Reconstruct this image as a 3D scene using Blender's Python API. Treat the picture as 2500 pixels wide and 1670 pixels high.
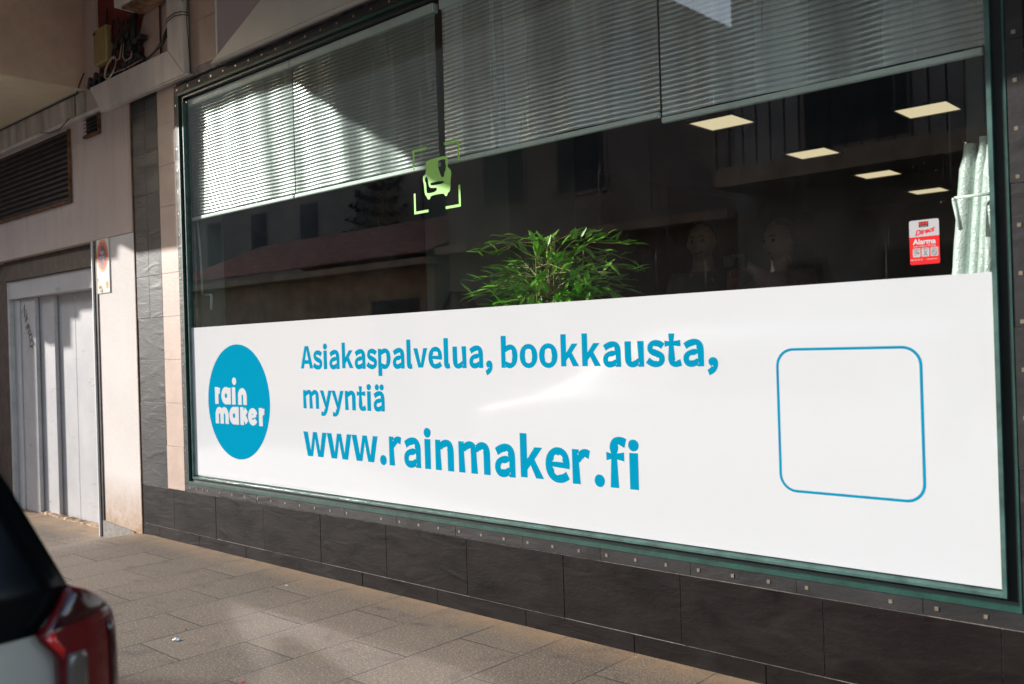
import bpy, bmesh, math, random
from mathutils import Vector, Matrix
random.seed(7)
SC = bpy.context.scene
COL = SC.collection
for o in list(bpy.data.objects):
    bpy.data.objects.remove(o)

# ---------------------------------------------------------------- camera
def make_camera():
    yaw, pitch, roll = math.radians(42.308), math.radians(0.165), math.radians(-1.738)
    R0 = Vector((math.cos(yaw), math.sin(yaw), 0)); Fh = Vector((-math.sin(yaw), math.cos(yaw), 0))
    F = (Fh * math.cos(pitch) + Vector((0, 0, 1)) * math.sin(pitch)).normalized()
    U0 = R0.cross(F)
    c, s = math.cos(roll), math.sin(roll)
    R = R0 * c + U0 * s
    U = U0 * c - R0 * s
    cd = bpy.data.cameras.new('camera'); cam = bpy.data.objects.new('camera', cd); COL.objects.link(cam)
    m = Matrix((R, U, -F)).transposed().to_4x4(); m.translation = Vector((0, -3.2, 1.31)); cam.matrix_world = m
    cd.sensor_width = 36; cd.sensor_fit = 'HORIZONTAL'; cd.lens = 32.506
    cd.clip_start = 0.05; cd.clip_end = 400
    cd.dof.use_dof = True; cd.dof.focus_distance = 4.6; cd.dof.aperture_fstop = 2.8
    SC.camera = cam
make_camera()

# ---------------------------------------------------------------- light
SUN_DIR = Vector((2.2, 1.0, -0.8)).normalized()      # direction the light travels
w = bpy.data.worlds.new("World"); SC.world = w; w.use_nodes = True
nt = w.node_tree
for n in list(nt.nodes): nt.nodes.remove(n)
wo = nt.nodes.new('ShaderNodeOutputWorld'); bg = nt.nodes.new('ShaderNodeBackground'); sk = nt.nodes.new('ShaderNodeTexSky')
sk.sky_type = 'NISHITA'; sk.sun_disc = False
sk.sun_elevation = math.asin(-SUN_DIR.z); sk.sun_rotation = math.atan2(-SUN_DIR.x, -SUN_DIR.y)
sk.air_density = 1.0; sk.dust_density = 1.5; sk.ozone_density = 1.0
bg.inputs[1].default_value = 0.15
nt.links.new(sk.outputs[0], bg.inputs[0]); nt.links.new(bg.outputs[0], wo.inputs[0])
ld = bpy.data.lights.new('sun', 'SUN'); ld.energy = 2.0; ld.angle = math.radians(0.45); ld.color = (1.0, 0.955, 0.90)
lo = bpy.data.objects.new('sun', ld); COL.objects.link(lo)
lo.rotation_euler = SUN_DIR.to_track_quat('-Z', 'Y').to_euler(); lo.location = (-20, -10, 12)
SC.view_settings.view_transform = 'Standard'; SC.view_settings.look = 'None'
SC.view_settings.exposure = 1.93; SC.view_settings.gamma = 1.0
SC.view_settings.use_curve_mapping = False
SC.render.engine = 'CYCLES'
SC.cycles.use_denoising = True
SC.cycles.max_bounces = 10; SC.cycles.transparent_max_bounces = 16; SC.cycles.diffuse_bounces = 5
SC.cycles.glossy_bounces = 5; SC.cycles.caustics_reflective = True; SC.cycles.blur_glossy = 0.0
SC.cycles.sample_clamp_indirect = 0.0; SC.cycles.use_guiding = True

# ---------------------------------------------------------------- materials
def nodes(name):
    m = bpy.data.materials.new(name); m.use_nodes = True
    nt = m.node_tree
    for n in list(nt.nodes): nt.nodes.remove(n)
    out = nt.nodes.new('ShaderNodeOutputMaterial'); b = nt.nodes.new('ShaderNodeBsdfPrincipled')
    nt.links.new(b.outputs[0], out.inputs[0])
    return m, nt, b, out
def coord(nt, scale=(1, 1, 1), rot=(0, 0, 0), loc=(0, 0, 0)):
    t = nt.nodes.new('ShaderNodeTexCoord'); mp = nt.nodes.new('ShaderNodeMapping')
    mp.inputs['Scale'].default_value = scale; mp.inputs['Rotation'].default_value = rot; mp.inputs['Location'].default_value = loc
    nt.links.new(t.outputs['Object'], mp.inputs[0]); return mp.outputs[0]
def noise(nt, vec, scale, detail=4, rough=0.6, dist=0.0):
    n = nt.nodes.new('ShaderNodeTexNoise'); n.inputs['Scale'].default_value = scale; n.inputs['Detail'].default_value = detail
    n.inputs['Roughness'].default_value = rough; n.inputs['Distortion'].default_value = dist
    nt.links.new(vec, n.inputs['Vector']); return n.outputs['Fac']
def ramp(nt, fac, stops):
    r = nt.nodes.new('ShaderNodeValToRGB'); e = r.color_ramp.elements
    while len(e) < len(stops): e.new(0.5)
    for el, (p, c) in zip(e, stops):
        el.position = p; el.color = (c[0], c[1], c[2], 1) if isinstance(c, (tuple, list)) else (c, c, c, 1)
    nt.links.new(fac, r.inputs[0]); return r.outputs[0]
def mix(nt, fac, a, b, mode='MIX'):
    m = nt.nodes.new('ShaderNodeMix'); m.data_type = 'RGBA'; m.blend_type = mode
    for s, v in ((m.inputs['Factor'], fac), (m.inputs[6], a), (m.inputs[7], b)):
        if hasattr(v, 'is_output') or hasattr(v, 'links'): nt.links.new(v, s)
        elif isinstance(v, (tuple, list)): s.default_value = (v[0], v[1], v[2], 1)
        else: s.default_value = v
    return m.outputs[2]
def bump(nt, b, h, strength=0.3, dist=0.01, prev=None):
    n = nt.nodes.new('ShaderNodeBump'); n.inputs['Strength'].default_value = strength; n.inputs['Distance'].default_value = dist
    nt.links.new(h, n.inputs['Height'])
    if prev: nt.links.new(prev, n.inputs['Normal'])
    nt.links.new(n.outputs[0], b.inputs['Normal']); return n.outputs[0]
def plain(name, c, rough=0.5, metal=0.0, var=0.08, vs=8.0, bmp=0.0, bs=60, coat=0.0, stretch=(1, 1, 1), spec=None):
    m, nt, b, out = nodes(name)
    v = coord(nt, stretch)
    f = noise(nt, v, vs, 6, 0.65)
    lo_ = tuple(x * (1 - var * 2.2) for x in c); hi = tuple(min(1, x * (1 + var * 1.6)) for x in c)
    nt.links.new(ramp(nt, f, [(0.3, lo_), (0.7, hi)]), b.inputs['Base Color'])
    b.inputs['Roughness'].default_value = rough; b.inputs['Metallic'].default_value = metal
    if coat: b.inputs['Coat Weight'].default_value = coat; b.inputs['Coat Roughness'].default_value = 0.05
    if spec is not None: b.inputs['Specular IOR Level'].default_value = spec
    if bmp: bump(nt, b, noise(nt, v, bs, 5, 0.7), bmp, 0.004)
    return m

def m_slate(name, a, b_, rot=0.5, sp=0.5):
    m, nt, b, out = nodes(name)
    v = coord(nt, (1.0, 1.0, 2.2), (0, rot, 0))
    f = noise(nt, v, 3.0, 8, 0.6, 0.8)
    f2 = noise(nt, coord(nt, (1, 1, 1)), 40, 4, 0.7)
    col = ramp(nt, f, [(0.3, a), (0.7, b_)])
    col = mix(nt, ramp(nt, f2, [(0.66, 0.0), (0.8, 0.35)]), col, tuple(x * 2.2 for x in b_))
    # pale ridge highlights painted into the colour along the cleft
    rd = nt.nodes.new('ShaderNodeTexNoise'); rd.noise_type = 'RIDGED_MULTIFRACTAL'
    rd.inputs['Scale'].default_value = 5.0; rd.inputs['Detail'].default_value = 7; rd.inputs['Distortion'].default_value = 1.2
    nt.links.new(coord(nt, (0.7, 1, 2.4), (0, rot, 0)), rd.inputs['Vector'])
    col = mix(nt, ramp(nt, rd.outputs['Fac'], [(0.55, 0.0), (0.95, 0.5)]), col, tuple(x * 3.6 for x in b_))
    nt.links.new(col, b.inputs['Base Color'])
    b.inputs['Specular IOR Level'].default_value = sp
    nt.links.new(ramp(nt, f, [(0.3, 0.45), (0.7, 0.65)]), b.inputs['Roughness'])
    n1 = bump(nt, b, rd.outputs['Fac'], 0.38, 0.007)
    bump(nt, b, noise(nt, v, 34, 6, 0.7, 0.5), 0.55, 0.003, n1)
    return m
M = {}
M['slate_base'] = m_slate('slate_base', (0.007, 0.0050, 0.0048), (0.017, 0.0128, 0.0123), 0.35, 0.14)
M['slate_col'] = m_slate('slate_column', (0.007, 0.007, 0.008), (0.024, 0.024, 0.027), 1.2, 0.38)
M['slate_strip'] = m_slate('slate_strip', (0.020, 0.019, 0.020), (0.038, 0.036, 0.038), 0.6, 0.3)
M['grout'] = plain('grout', (0.42, 0.36, 0.33), 0.9, var=0.25, vs=14)
M['beige'] = plain('beige_tile', (0.52, 0.38, 0.31), 0.55, var=0.07, vs=5, bmp=0.5, bs=18)
def m_stucco():
    m, nt, b, out = nodes('granular_render')
    v = coord(nt); g = noise(nt, v, 160, 3, 0.8); l = noise(nt, v, 1.3, 5, 0.6)
    col = ramp(nt, l, [(0.3, (0.58, 0.46, 0.41)), (0.7, (0.70, 0.59, 0.53))])
    col = mix(nt, ramp(nt, g, [(0.35, 0.55), (0.6, 0.0)]), col, (0.40, 0.30, 0.26))
    # rusty run-off streaks below the duct, and soil splashed on the foot
    st = noise(nt, coord(nt, (6, 6, 0.35)), 1.3, 4, 0.6, 0.8)
    z = nt.nodes.new('ShaderNodeSeparateXYZ'); nt.links.new(v, z.inputs[0])
    def rng(sock, a, b2):
        r = nt.nodes.new('ShaderNodeMapRange'); r.inputs[1].default_value = a; r.inputs[2].default_value = b2; nt.links.new(sock, r.inputs[0]); return r.outputs[0]
    def mul(a, b2):
        r = nt.nodes.new('ShaderNodeMath'); r.operation = 'MULTIPLY'
        for i, q in enumerate((a, b2)):
            if isinstance(q, float): r.inputs[i].default_value = q
            else: nt.links.new(q, r.inputs[i])
        return r.outputs[0]
    sf = mul(mul(ramp(nt, st, [(0.5, 0.0), (0.68, 1.0)]), rng(z.outputs[2], 1.9, 3.1)), 0.40)
    col = mix(nt, sf, col, (0.36, 0.17, 0.11))
    ff = mul(rng(z.outputs[2], 0.38, 0.02), ramp(nt, noise(nt, v, 9, 5, 0.7), [(0.25, 0.25), (0.65, 1.0)]))
    col = mix(nt, ff, col, (0.36, 0.22, 0.12))
    nt.links.new(col, b.inputs['Base Color']); b.inputs['Roughness'].default_value = 0.85
    bump(nt, b, g, 0.6, 0.005)
    return m
M['stucco'] = m_stucco()
def m_stucco_white():
    m, nt, b, out = nodes('white_render')
    v = coord(nt); g = noise(nt, v, 150, 3, 0.8)
    col = ramp(nt, noise(nt, v, 1.5, 5, 0.6), [(0.3, (0.66, 0.62, 0.59)), (0.7, (0.76, 0.72, 0.69))])
    col = mix(nt, ramp(nt, g, [(0.35, 0.4), (0.6, 0.0)]), col, (0.45, 0.38, 0.35))
    z = nt.nodes.new('ShaderNodeSeparateXYZ'); nt.links.new(v, z.inputs[0])
    r = nt.nodes.new('ShaderNodeMapRange'); r.inputs[1].default_value = 0.42; r.inputs[2].default_value = 0.0; nt.links.new(z.outputs[2], r.inputs[0])
    r2 = nt.nodes.new('ShaderNodeMath'); r2.operation = 'MULTIPLY'; nt.links.new(r.outputs[0], r2.inputs[0]); nt.links.new(ramp(nt, noise(nt, v, 6, 5, 0.7), [(0.3, 0.3), (0.6, 1.0)]), r2.inputs[1])
    col = mix(nt, r2.outputs[0], col, (0.36, 0.20, 0.09))
    nt.links.new(col, b.inputs['Base Color']); b.inputs['Roughness'].default_value = 0.85
    bump(nt, b, g, 0.5, 0.005)
    return m
M['white_render'] = m_stucco_white()
M['jetty'] = plain('pink_jetty_render', (0.70, 0.49, 0.38), 0.9, var=0.10, vs=2.2, bmp=0.4, bs=120)
M['soffit'] = plain('soffit_paint', (0.74, 0.64, 0.47), 0.85, var=0.06, vs=1.5)
M['fascia'] = plain('fascia', (0.50, 0.45, 0.38), 0.7, var=0.22, vs=3.0, stretch=(2, 1, 0.6))
M['red_wall'] = plain('dark_red_wall', (0.16, 0.022, 0.015), 0.8, var=0.1)
M['dark_frame'] = plain('dark_green_frame', (0.010, 0.016, 0.016), 0.4, var=0.1)
M['green'] = plain('green_paint', (0.014, 0.07, 0.055), 0.5, var=0.22, vs=7, stretch=(1, 1, 1), bmp=0.3)
M['teal'] = plain('teal_bead', (0.065, 0.135, 0.12), 0.45, var=0.25, vs=9)
M['black'] = plain('black', (0.008, 0.008, 0.008), 0.6)
M['metal_sq'] = plain('pale_metal', (0.36, 0.31, 0.23), 0.35, 0.5, var=0.15, vs=40)
M['louvre'] = plain('rusty_louvre', (0.060, 0.032, 0.018), 0.75, var=0.4, vs=12)
M['rust'] = plain('rust', (0.16, 0.07, 0.03), 0.85, var=0.4, vs=14)
def m_door():
    m, nt, b, out = nodes('garage_grey_paint')
    v = coord(nt)
    col = ramp(nt, noise(nt, v, 3, 5, 0.6), [(0.3, (0.46, 0.46, 0.475)), (0.7, (0.55, 0.55, 0.565))])
    sc = noise(nt, coord(nt, (1.2, 1, 5)), 3.2, 7, 0.75, 0.4)
    col = mix(nt, ramp(nt, sc, [(0.59, 0.0), (0.70, 0.5)]), col, (0.20, 0.18, 0.17))
    nt.links.new(col, b.inputs['Base Color']); b.inputs['Roughness'].default_value = 0.42
    bump(nt, b, noise(nt, v, 5, 4), 0.15, 0.01)
    return m
M['door'] = m_door()
def m_marble():
    m, nt, b, out = nodes('brown_marble')
    v = coord(nt, (1, 1, 0.6))
    f = noise(nt, v, 6, 9, 0.7, 2.2)
    nt.links.new(ramp(nt, f, [(0.3, (0.012, 0.007, 0.006)), (0.5, (0.035, 0.018, 0.015)), (0.56, (0.09, 0.05, 0.04)), (0.62, (0.03, 0.016, 0.013))]), b.inputs['Base Color'])
    b.inputs['Roughness'].default_value = 0.5
    return m
M['marble'] = m_marble()
def m_pave():
    m, nt, b, out = nodes('granite_pavers')
    t = nt.nodes.new('ShaderNodeTexCoord'); mp = nt.nodes.new('ShaderNodeMapping')
    mp.inputs['Rotation'].default_value = (0, 0, math.radians(90)); mp.inputs['Location'].default_value = (0, 0, 0)
    nt.links.new(t.outputs['Object'], mp.inputs[0])
    br = nt.nodes.new('ShaderNodeTexBrick'); br.offset = 0.5; br.squash = 1.0
    br.inputs['Scale'].default_value = 1.0; br.inputs['Brick Width'].default_value = 0.625; br.inputs['Row Height'].default_value = 0.375
    br.inputs['Mortar Size'].default_value = 0.0048; br.inputs['Mortar Smooth'].default_value = 0.35; br.inputs['Bias'].default_value = 0.0
    br.inputs['Color1'].default_value = (0, 0, 0, 1); br.inputs['Color2'].default_value = (1, 1, 1, 1); br.inputs['Mortar'].default_value = (0.5, 0.5, 0.5, 1)
    nt.links.new(mp.outputs[0], br.inputs['Vector'])
    v = coord(nt)
    g = noise(nt, v, 150, 3, 0.85); g2 = noise(nt, v, 85, 4, 0.85); l = noise(nt, v, 1.7, 6, 0.65); s = noise(nt, v, 6.5, 5, 0.6, 0.4)
    col = mix(nt, br.outputs['Color'], (0.118, 0.088, 0.063), (0.182, 0.139, 0.102))
    col = mix(nt, ramp(nt, l, [(0.35, 0.0), (0.7, 0.7)]), col, (0.200, 0.146, 0.100))
    col = mix(nt, ramp(nt, g, [(0.38, 0.85), (0.54, 0.0)]), col, (0.035, 0.028, 0.024))
    col = mix(nt, ramp(nt, g2, [(0.54, 0.0), (0.64, 0.75)]), col, (0.46, 0.37, 0.29))
    col = mix(nt, ramp(nt, s, [(0.56, 0.0), (0.72, 0.6)]), col, (0.06, 0.045, 0.034))
    sp = noise(nt, v, 17, 2, 0.4)
    col = mix(nt, ramp(nt, sp, [(0.735, 0.0), (0.76, 0.6)]), col, (0.05, 0.042, 0.038))
    # joints dirty, broken up
    jm = nt.nodes.new('ShaderNodeMath'); jm.operation = 'MULTIPLY'; nt.links.new(br.outputs['Fac'], jm.inputs[0])
    nt.links.new(ramp(nt, noise(nt, v, 2.3, 3, 0.6), [(0.36, 0.45), (0.5, 1.0)]), jm.inputs[1])
    col = mix(nt, jm.outputs[0], col, (0.028, 0.022, 0.018))
    # ochre grime where the paving meets the wall (y = 0)
    z = nt.nodes.new('ShaderNodeSeparateXYZ'); nt.links.new(v, z.inputs[0])
    r = nt.nodes.new('ShaderNodeMapRange'); r.inputs[1].default_value = -0.22; r.inputs[2].default_value = 0.0; nt.links.new(z.outputs[1], r.inputs[0])
    r2 = nt.nodes.new('ShaderNodeMath'); r2.operation = 'MULTIPLY'; nt.links.new(r.outputs[0], r2.inputs[0]); nt.links.new(ramp(nt, s, [(0.3, 0.2), (0.6, 0.8)]), r2.inputs[1])
    col = mix(nt, r2.outputs[0], col, (0.34, 0.22, 0.12))
    nt.links.new(col, b.inputs['Base Color']); b.inputs['Roughness'].default_value = 0.8
    n1 = bump(nt, b, ramp(nt, jm.outputs[0], [(0.0, 1.0), (1.0, 0.0)]), 0.8, 0.006)
    bump(nt, b, g2, 0.9, 0.006, n1)
    return m
M['pave'] = m_pave()
M['kerb'] = plain('kerb_granite', (0.24, 0.22, 0.20), 0.8, var=0.15, vs=30, bmp=0.4)
M['asphalt'] = plain('asphalt', (0.15, 0.145, 0.14), 0.9, var=0.2, vs=60, bmp=0.6, bs=200)
def m_glass(name, tint, extra=0.0):
    m = bpy.data.materials.new(name); m.use_nodes = True; nt = m.node_tree
    for n in list(nt.nodes): nt.nodes.remove(n)
    out = nt.nodes.new('ShaderNodeOutputMaterial'); tr = nt.nodes.new('ShaderNodeBsdfTransparent'); gl = nt.nodes.new('ShaderNodeBsdfGlossy')
    fr = nt.nodes.new('ShaderNodeFresnel'); fr.inputs['IOR'].default_value = 1.55
    mx = nt.nodes.new('ShaderNodeMixShader'); ad = nt.nodes.new('ShaderNodeMath'); ad.operation = 'MULTIPLY_ADD'
    ad.inputs[1].default_value = 1.6; ad.inputs[2].default_value = extra
    tr.inputs[0].default_value = (*tint, 1); gl.inputs['Roughness'].default_value = 0.0
    bp = nt.nodes.new('ShaderNodeBump'); bp.inputs['Strength'].default_value = 0.05; bp.inputs['Distance'].default_value = 0.004
    nt.links.new(noise(nt, coord(nt, (1, 1, 0.6)), 0.9, 2, 0.5), bp.inputs['Height']); nt.links.new(bp.outputs[0], gl.inputs['Normal'])
    geo = nt.nodes.new('ShaderNodeNewGeometry'); io = nt.nodes.new('ShaderNodeMapRange')   # same reflectance from either side of the pane
    io.inputs[3].default_value = 1.55; io.inputs[4].default_value = 1 / 1.55
    nt.links.new(geo.outputs['Backfacing'], io.inputs[0]); nt.links.new(io.outputs[0], fr.inputs['IOR'])
    nt.links.new(fr.outputs[0], ad.inputs[0]); nt.links.new(ad.outputs[0], mx.inputs[0])
    nt.links.new(tr.outputs[0], mx.inputs[1]); nt.links.new(gl.outputs[0], mx.inputs[2]); df = nt.nodes.new('ShaderNodeBsdfDiffuse'); df.inputs[0].default_value = (0.7, 0.7, 0.68, 1); m2 = nt.nodes.new('ShaderNodeMixShader')
    a1 = ramp(nt, noise(nt, coord(nt, (38, 1, 1.1)), 1.0, 5, 0.65, 1.1), [(0.66, 0.0), (0.82, 0.10)]); a2 = ramp(nt, noise(nt, coord(nt, (1, 1, 1)), 140, 2, 0.5), [(0.74, 0.0), (0.80, 0.5)])
    a3 = ramp(nt, noise(nt, coord(nt, (1, 1, 0.7)), 2.2, 6, 0.7), [(0.45, 0.001), (0.75, 0.010)])
    s1 = mix(nt, 1.0, a1, a2, 'ADD'); s2 = mix(nt, 1.0, s1, a3, 'ADD')
    nt.links.new(s2, m2.inputs[0]); nt.links.new(mx.outputs[0], m2.inputs[1]); nt.links.new(df.outputs[0], m2.inputs[2]); nt.links.new(m2.outputs[0], out.inputs[0])
    return m
M['glass'] = m_glass('window_glass', (0.83, 0.90, 0.875))
def m_vinyl(name, c, r=0.20, sp=0.5):
    m, nt, b, out = nodes(name)
    b.inputs['Base Color'].default_value = (*c, 1); b.inputs['Roughness'].default_value = r; b.inputs['Specular IOR Level'].default_value = sp
    return m
M['vinyl'] = m_vinyl('white_vinyl', (0.76, 0.78, 0.81))
_b = [n for n in M['vinyl'].node_tree.nodes if n.type == 'BSDF_PRINCIPLED'][0]
_b.inputs['Coat Weight'].default_value = 1.0; _b.inputs['Coat Roughness'].default_value = 0.07; _b.inputs['Roughness'].default_value = 0.12; _b.inputs['Specular IOR Level'].default_value = 0.9; _b.inputs['Coat IOR'].default_value = 1.9   # laminated film: clear gloss over the print
M['cyan'] = m_vinyl('cyan_vinyl', (0.002, 0.27, 0.45), 0.6, 0.0)
M['lime'] = m_vinyl('lime_vinyl', (0.32, 0.74, 0.13), 0.45, 0.3)
M['lime_dark'] = m_vinyl('green_vinyl', (0.10, 0.42, 0.05), 0.45)
M['white'] = plain('white_paint', (0.72, 0.71, 0.69), 0.5, var=0.04)
M['duct'] = plain('duct_grey_white', (0.68, 0.61, 0.57), 0.55, var=0.10, vs=4, stretch=(1.5, 1, 0.5))
M['ybox'] = plain('yellowed_plastic', (0.42, 0.32, 0.13), 0.55, var=0.08)
M['cable'] = plain('black_cable', (0.012, 0.012, 0.012), 0.5)
M['wcable'] = plain('cream_cable', (0.55, 0.47, 0.33), 0.5)
M['rail'] = plain('blind_rail', (0.80, 0.84, 0.80), 0.4, var=0.06, vs=4)
M['silver'] = plain('silver_metal', (0.55, 0.56, 0.56), 0.35, 0.4)
M['tan'] = plain('peeling_panel', (0.30, 0.17, 0.09), 0.85, var=0.5, vs=9)
def m_emit(name, c, s):
    m, nt, b, out = nodes(name)
    b.inputs['Base Color'].default_value = (*c, 1); b.inputs['Emission Color'].default_value = (*c, 1); b.inputs['Emission Strength'].default_value = s
    return m
M['lamp'] = m_emit('lamp_diffuser', (1.0, 0.80, 0.50), 0.23)
M['amber'] = m_emit('amber_lamp', (1.0, 0.35, 0.08), 1.2)
def m_blind():
    m, nt, b, out = nodes('aluminium_slat')
    b.inputs['Base Color'].default_value = (0.42, 0.46, 0.44, 1); b.inputs['Metallic'].default_value = 0.4
    # long vertical streaks painted in for light reflected by the slats
    f = noise(nt, coord(nt, (3.2, 1, 0.35)), 1.5, 4, 0.55, 0.3)
    nt.links.new(ramp(nt, f, [(0.3, (0.19, 0.205, 0.20)), (0.7, (0.33, 0.36, 0.345))]), b.inputs['Base Color'])
    nt.links.new(ramp(nt, f, [(0.3, 0.20), (0.7, 0.32)]), b.inputs['Roughness'])
    return m
M['slat'] = m_blind()  # darker copy for the blinds in direct sun
M['slat_shaded'] = m_blind()  # copy for the shaded blinds, paled below to make up for missing light
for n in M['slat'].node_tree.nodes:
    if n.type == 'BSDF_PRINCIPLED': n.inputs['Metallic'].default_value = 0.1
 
for n in M['slat_shaded'].node_tree.nodes:
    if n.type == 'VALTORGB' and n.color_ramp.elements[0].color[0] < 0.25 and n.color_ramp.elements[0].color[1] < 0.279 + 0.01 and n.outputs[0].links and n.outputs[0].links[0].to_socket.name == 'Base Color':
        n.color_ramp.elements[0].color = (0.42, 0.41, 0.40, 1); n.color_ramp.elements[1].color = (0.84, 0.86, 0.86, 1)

# ---------------------------------------------------------------- helpers
def link_mesh(name, bm, mat, parent=None, smooth=False):
    me = bpy.data.meshes.new(name); bm.normal_update(); bm.to_mesh(me); bm.free()
    o = bpy.data.objects.new(name, me); COL.objects.link(o)
    for x in (mat if isinstance(mat, (list, tuple)) else [mat]): me.materials.append(x)
    if smooth:
        for p in me.polygons: p.use_smooth = True
    if parent is not None:
        o.parent = parent; o.matrix_parent_inverse = inv_of(parent)
    return o
def inv_of(p):
    l = Vector((0, 0, 0)); q = p
    while q is not None: l += q.location; q = None   # every parent is placed by its own world location
    if p.get('_part'): l = Vector((0, 0, 0))
    return Matrix.Translation(-l)
def tag(o, label=None, cat=None, group=None, kind=None):
    if label: o['label'] = label
    if cat: o['category'] = cat
    if group: o['group'] = group
    if kind: o['kind'] = kind
    return o
def thing(name, loc, label, cat, group=None):
    o = bpy.data.objects.new(name, None); COL.objects.link(o); o.location = loc; o.empty_display_size = 0.1
    return tag(o, label, cat, group)
def part(name, bm, mat, parent, smooth=False, label=None):
    o = link_mesh(name, bm, mat, None, smooth)
    o.parent = parent
    if parent.type == 'EMPTY': o.matrix_parent_inverse = Matrix.Translation(-Vector(parent.location))
    if label: o['label'] = label
    return o
def box(bm, x0, x1, y0, y1, z0, z1, mi=0):
    v = [bm.verts.new(p) for p in ((x0, y0, z0), (x1, y0, z0), (x1, y1, z0), (x0, y1, z0), (x0, y0, z1), (x1, y0, z1), (x1, y1, z1), (x0, y1, z1))]
    for f in ((0, 3, 2, 1), (4, 5, 6, 7), (0, 1, 5, 4), (1, 2, 6, 5), (2, 3, 7, 6), (3, 0, 4, 7)):
        fc = bm.faces.new([v[i] for i in f]); fc.material_index = mi
    return v
def poly_xz(bm, pts, y0, y1, mi=0):
    """closed outline in the XZ plane (facing -y at y0) extruded back to y1"""
    a = sum(pts[i][0] * pts[(i + 1) % len(pts)][1] - pts[(i + 1) % len(pts)][0] * pts[i][1] for i in range(len(pts)))
    if a < 0: pts = pts[::-1]
    f = [bm.verts.new((x, y0, z)) for x, z in pts]; bk = [bm.verts.new((x, y1, z)) for x, z in pts]
    fs = [bm.faces.new(f), bm.faces.new(bk[::-1])]
    n = len(pts)
    for i in range(n):
        j = (i + 1) % n; fs.append(bm.faces.new((f[i], bk[i], bk[j], f[j])))
    for q in fs: q.material_index = mi
    return fs
def tube(bm, pts, r, seg=8, mi=0, caps=True):
    pts = [Vector(p) for p in pts]; rings = []
    up = Vector((0.13, 0.31, 0.94))
    for i, p in enumerate(pts):
        d = (pts[min(i + 1, len(pts) - 1)] - pts[max(i - 1, 0)]).normalized()
        a = d.cross(up)
        if a.length < 1e-3: a = d.cross(Vector((1, 0, 0)))
        a.normalize(); b_ = d.cross(a)
        rr = r[i] if isinstance(r, (list, tuple)) else r
        rings.append([bm.verts.new(p + (a * math.cos(t) + b_ * math.sin(t)) * rr) for t in [2 * math.pi * k / seg for k in range(seg)]])
    for i in range(len(rings) - 1):
        for k in range(seg):
            f = bm.faces.new((rings[i][k], rings[i][(k + 1) % seg], rings[i + 1][(k + 1) % seg], rings[i + 1][k])); f.material_index = mi; f.smooth = True
    if caps:
        bm.faces.new(rings[0][::-1]).material_index = mi; bm.faces.new(rings[-1]).material_index = mi
def ribbon(bm, pts, wdt, y, z_off=0.0, closed=False):
    """flat stroke of width wdt in the plane y, points in (x, z)"""
    n = len(pts); L = []; Rr = []
    for i in range(n):
        a = Vector(pts[(i - 1) % n] if (closed or i > 0) else pts[i]); c = Vector(pts[(i + 1) % n] if (closed or i < n - 1) else pts[i])
        d = (c - a).normalized(); nn = Vector((-d.y, d.x)); ww = wdt[i] if isinstance(wdt, (list, tuple)) else wdt
        if (closed or 0 < i < n - 1):
            d1 = (Vector(pts[i]) - a).normalized(); k = max(0.35, abs(d1.dot(d))); ww = ww / k
        p = Vector(pts[i]); L.append(bm.verts.new((p.x + nn.x * ww / 2, y, p.y + nn.y * ww / 2))); Rr.append(bm.verts.new((p.x - nn.x * ww / 2, y, p.y - nn.y * ww / 2)))
    for i in range(n if closed else n - 1):
        j = (i + 1) % n
        bm.faces.new((L[i], Rr[i], Rr[j], L[j]))
def arc(cx, cz, rx, rz, a0, a1, n=14):
    return [(cx + rx * math.cos(math.radians(a0 + (a1 - a0) * i / n)), cz + rz * math.sin(math.radians(a0 + (a1 - a0) * i / n))) for i in range(n + 1)]
def bevel(o, wd=0.004, seg=2, lim=40):
    m = o.modifiers.new('bevel', 'BEVEL'); m.width = wd; m.segments = seg; m.limit_method = 'ANGLE'; m.angle_limit = math.radians(lim); m.harden_normals = False
    return o
def curve_to_bm(cu, place):
    ob = bpy.data.objects.new('tmp', cu); COL.objects.link(ob)
    bpy.context.view_layer.update()
    me = bpy.data.meshes.new_from_object(ob.evaluated_get(bpy.context.evaluated_depsgraph_get()))
    bpy.data.objects.remove(ob); bm = bmesh.new(); bm.from_mesh(me); bpy.data.meshes.remove(me)
    for v in bm.verts: v.co = place(v.co)
    bmesh.ops.recalc_face_normals(bm, faces=bm.faces)
    for f in bm.faces:
        f.normal_update()
        if f.normal.y > 0: f.normal_flip()
    return bm
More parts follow.
